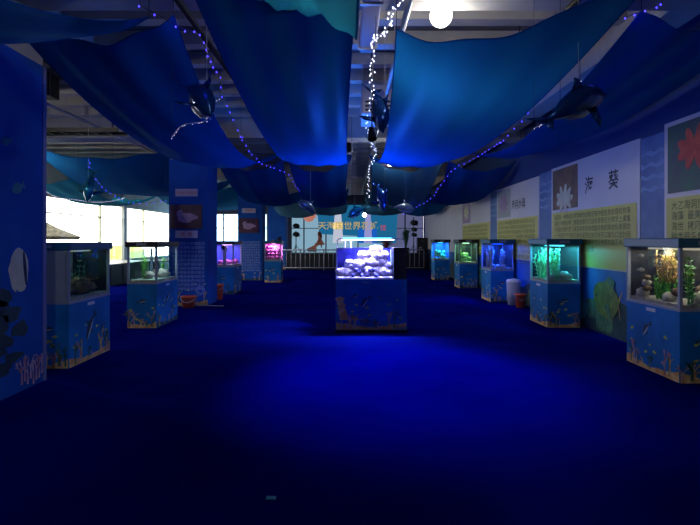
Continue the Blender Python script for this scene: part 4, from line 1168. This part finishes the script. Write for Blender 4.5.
def bulb_mesh(r, m):
    me = MB().ball((0, 0, 0), r, r, r * 1.5, 8, 6); o = me.build('bulb', m); d = o.data; bpy.data.objects.remove(o); return d


BB, BW = bulb_mesh(.0062, M['bulbblue']), bulb_mesh(.006, M['bulbwhite'])


def garland(label, path, n, data, wirem, jit=.02, light=None, sc=1.0, seed=0):
    pts = [at(*p) for p in path]
    t = thing('string_lights', label, 'string lights', pts[0], 'strings of small lights under the ceiling')
    L = spline(pts, 120); rng = random.Random(seed)
    MB().tube(L, .0045, 5).build('cable', M[wirem], t, t.location)
    L2 = spline(pts, n)
    for p in (L[0], L[-1], L[60]): MB().tube([p, (p.x, p.y, 4.76)], .0025, 4).build('cord', M['wire'], t, t.location)
    for p in L2:
        o = bpy.data.objects.new('bulb', data); C.objects.link(o); o.parent = t
        k = sc * max(1.0, p.y / 7) ** .35
        o.scale = (k, k, k)
        o.location = p - t.location + Vector((rng.uniform(-jit, jit), rng.uniform(-jit, jit), rng.uniform(-jit, 0)))
    if light:
        for i in range(light[0]):
            p = L[int((i + .5) / light[0] * 119)]
            point('string_glow', p - t.location + Vector((0, 0, -.05)), light[1], (.05, .04, 1), .12, parent=t)


garland('blue string lights along the left drape gap', [(140, 5, 4.4), (180, 27, 4.7), (198, 34, 5.0), (206, 49, 5.3), (213, 64, 5.7), (219, 76, 6.0), (224, 99, 6.6), (231, 116, 7.2), (241, 136, 8.2)], 20, BB, 'wire', light=(3, 1.0), seed=1)
garland('blue string lights farther along the left drape gap toward the stage', [(241, 136, 8.4), (250, 152, 9.2), (262, 163, 10), (275, 168, 11), (290, 176, 12), (297, 188, 13.5), (306, 195, 15), (322, 205, 16.5), (330, 207, 18)], 28, BB, 'wire', light=(4, 1.2), seed=2)
garland('blue string lights along the right drape gap', [(662, 3, 4.4), (645, 10, 4.6), (615, 21, 5.0), (577, 37, 5.3), (563, 51, 5.5), (556, 68, 5.8), (542, 91, 6.4), (534, 102, 6.7), (525, 116, 7.0), (509, 133, 7.8), (500, 142, 8.4)], 24, BB, 'wire', light=(3, 1.0), seed=3)
garland('blue string lights farther along the right drape gap toward the stage', [(500, 142, 8.6), (486, 151, 9.2), (470, 160, 10), (452, 170, 11.2), (440, 186, 12.6), (430, 199, 14), (416, 207, 15.5), (404, 214, 17)], 28, BB, 'wire', light=(4, 1.2), seed=4)
garland('blue string lights curving across the left hall', [(88, 160, 11.0), (92, 172, 11.5), (100, 184, 11.5), (112, 194, 12), (126, 201, 12.3), (146, 203, 12.4), (166, 200, 12.6)], 20, BB, 'wire', light=(2, 1.5), seed=5)
garland('fine white string lights across the left hall drapes', [(42, 188, 12.8), (50, 194, 12.8), (62, 198, 12.8), (78, 200, 12.8), (95, 202, 12.8), (112, 201, 12.8), (124, 198, 12.8)], 44, BW, 'wirewhite', .01, sc=.6, seed=6)
garland('cluster of white string lights at the top of the centre gap', [(404, 0, 5.0), (392, 10, 5.1), (390, 22, 5.2), (384, 32, 5.3), (376, 36, 5.4), (373, 44, 5.6), (373, 60, 5.9), (372, 78, 6.2), (371, 98, 6.6)], 56, BW, 'wirewhite', .035, seed=7)
garland('white string lights farther down the centre gap', [(371, 100, 7), (368, 122, 8), (369, 140, 9), (376, 152, 10), (370, 166, 11), (369, 182, 12), (368, 196, 13)], 40, BW, 'wirewhite', .035, seed=8)
garland('short sparkling string lights over the left foil dolphin', [(172, 137, 5.3), (183, 125, 5.3), (205, 121, 5.3), (210, 108, 5.3), (220, 98, 5.3)], 18, BW, 'wirewhite', .02, sc=.35, seed=9)
garland('short sparkling string lights beneath the right drape', [(534, 128, 5.0), (548, 122, 5.0), (560, 113, 5.0), (574, 104, 4.9), (580, 80, 4.9)], 22, BW, 'wirewhite', .02, sc=.35, seed=10)
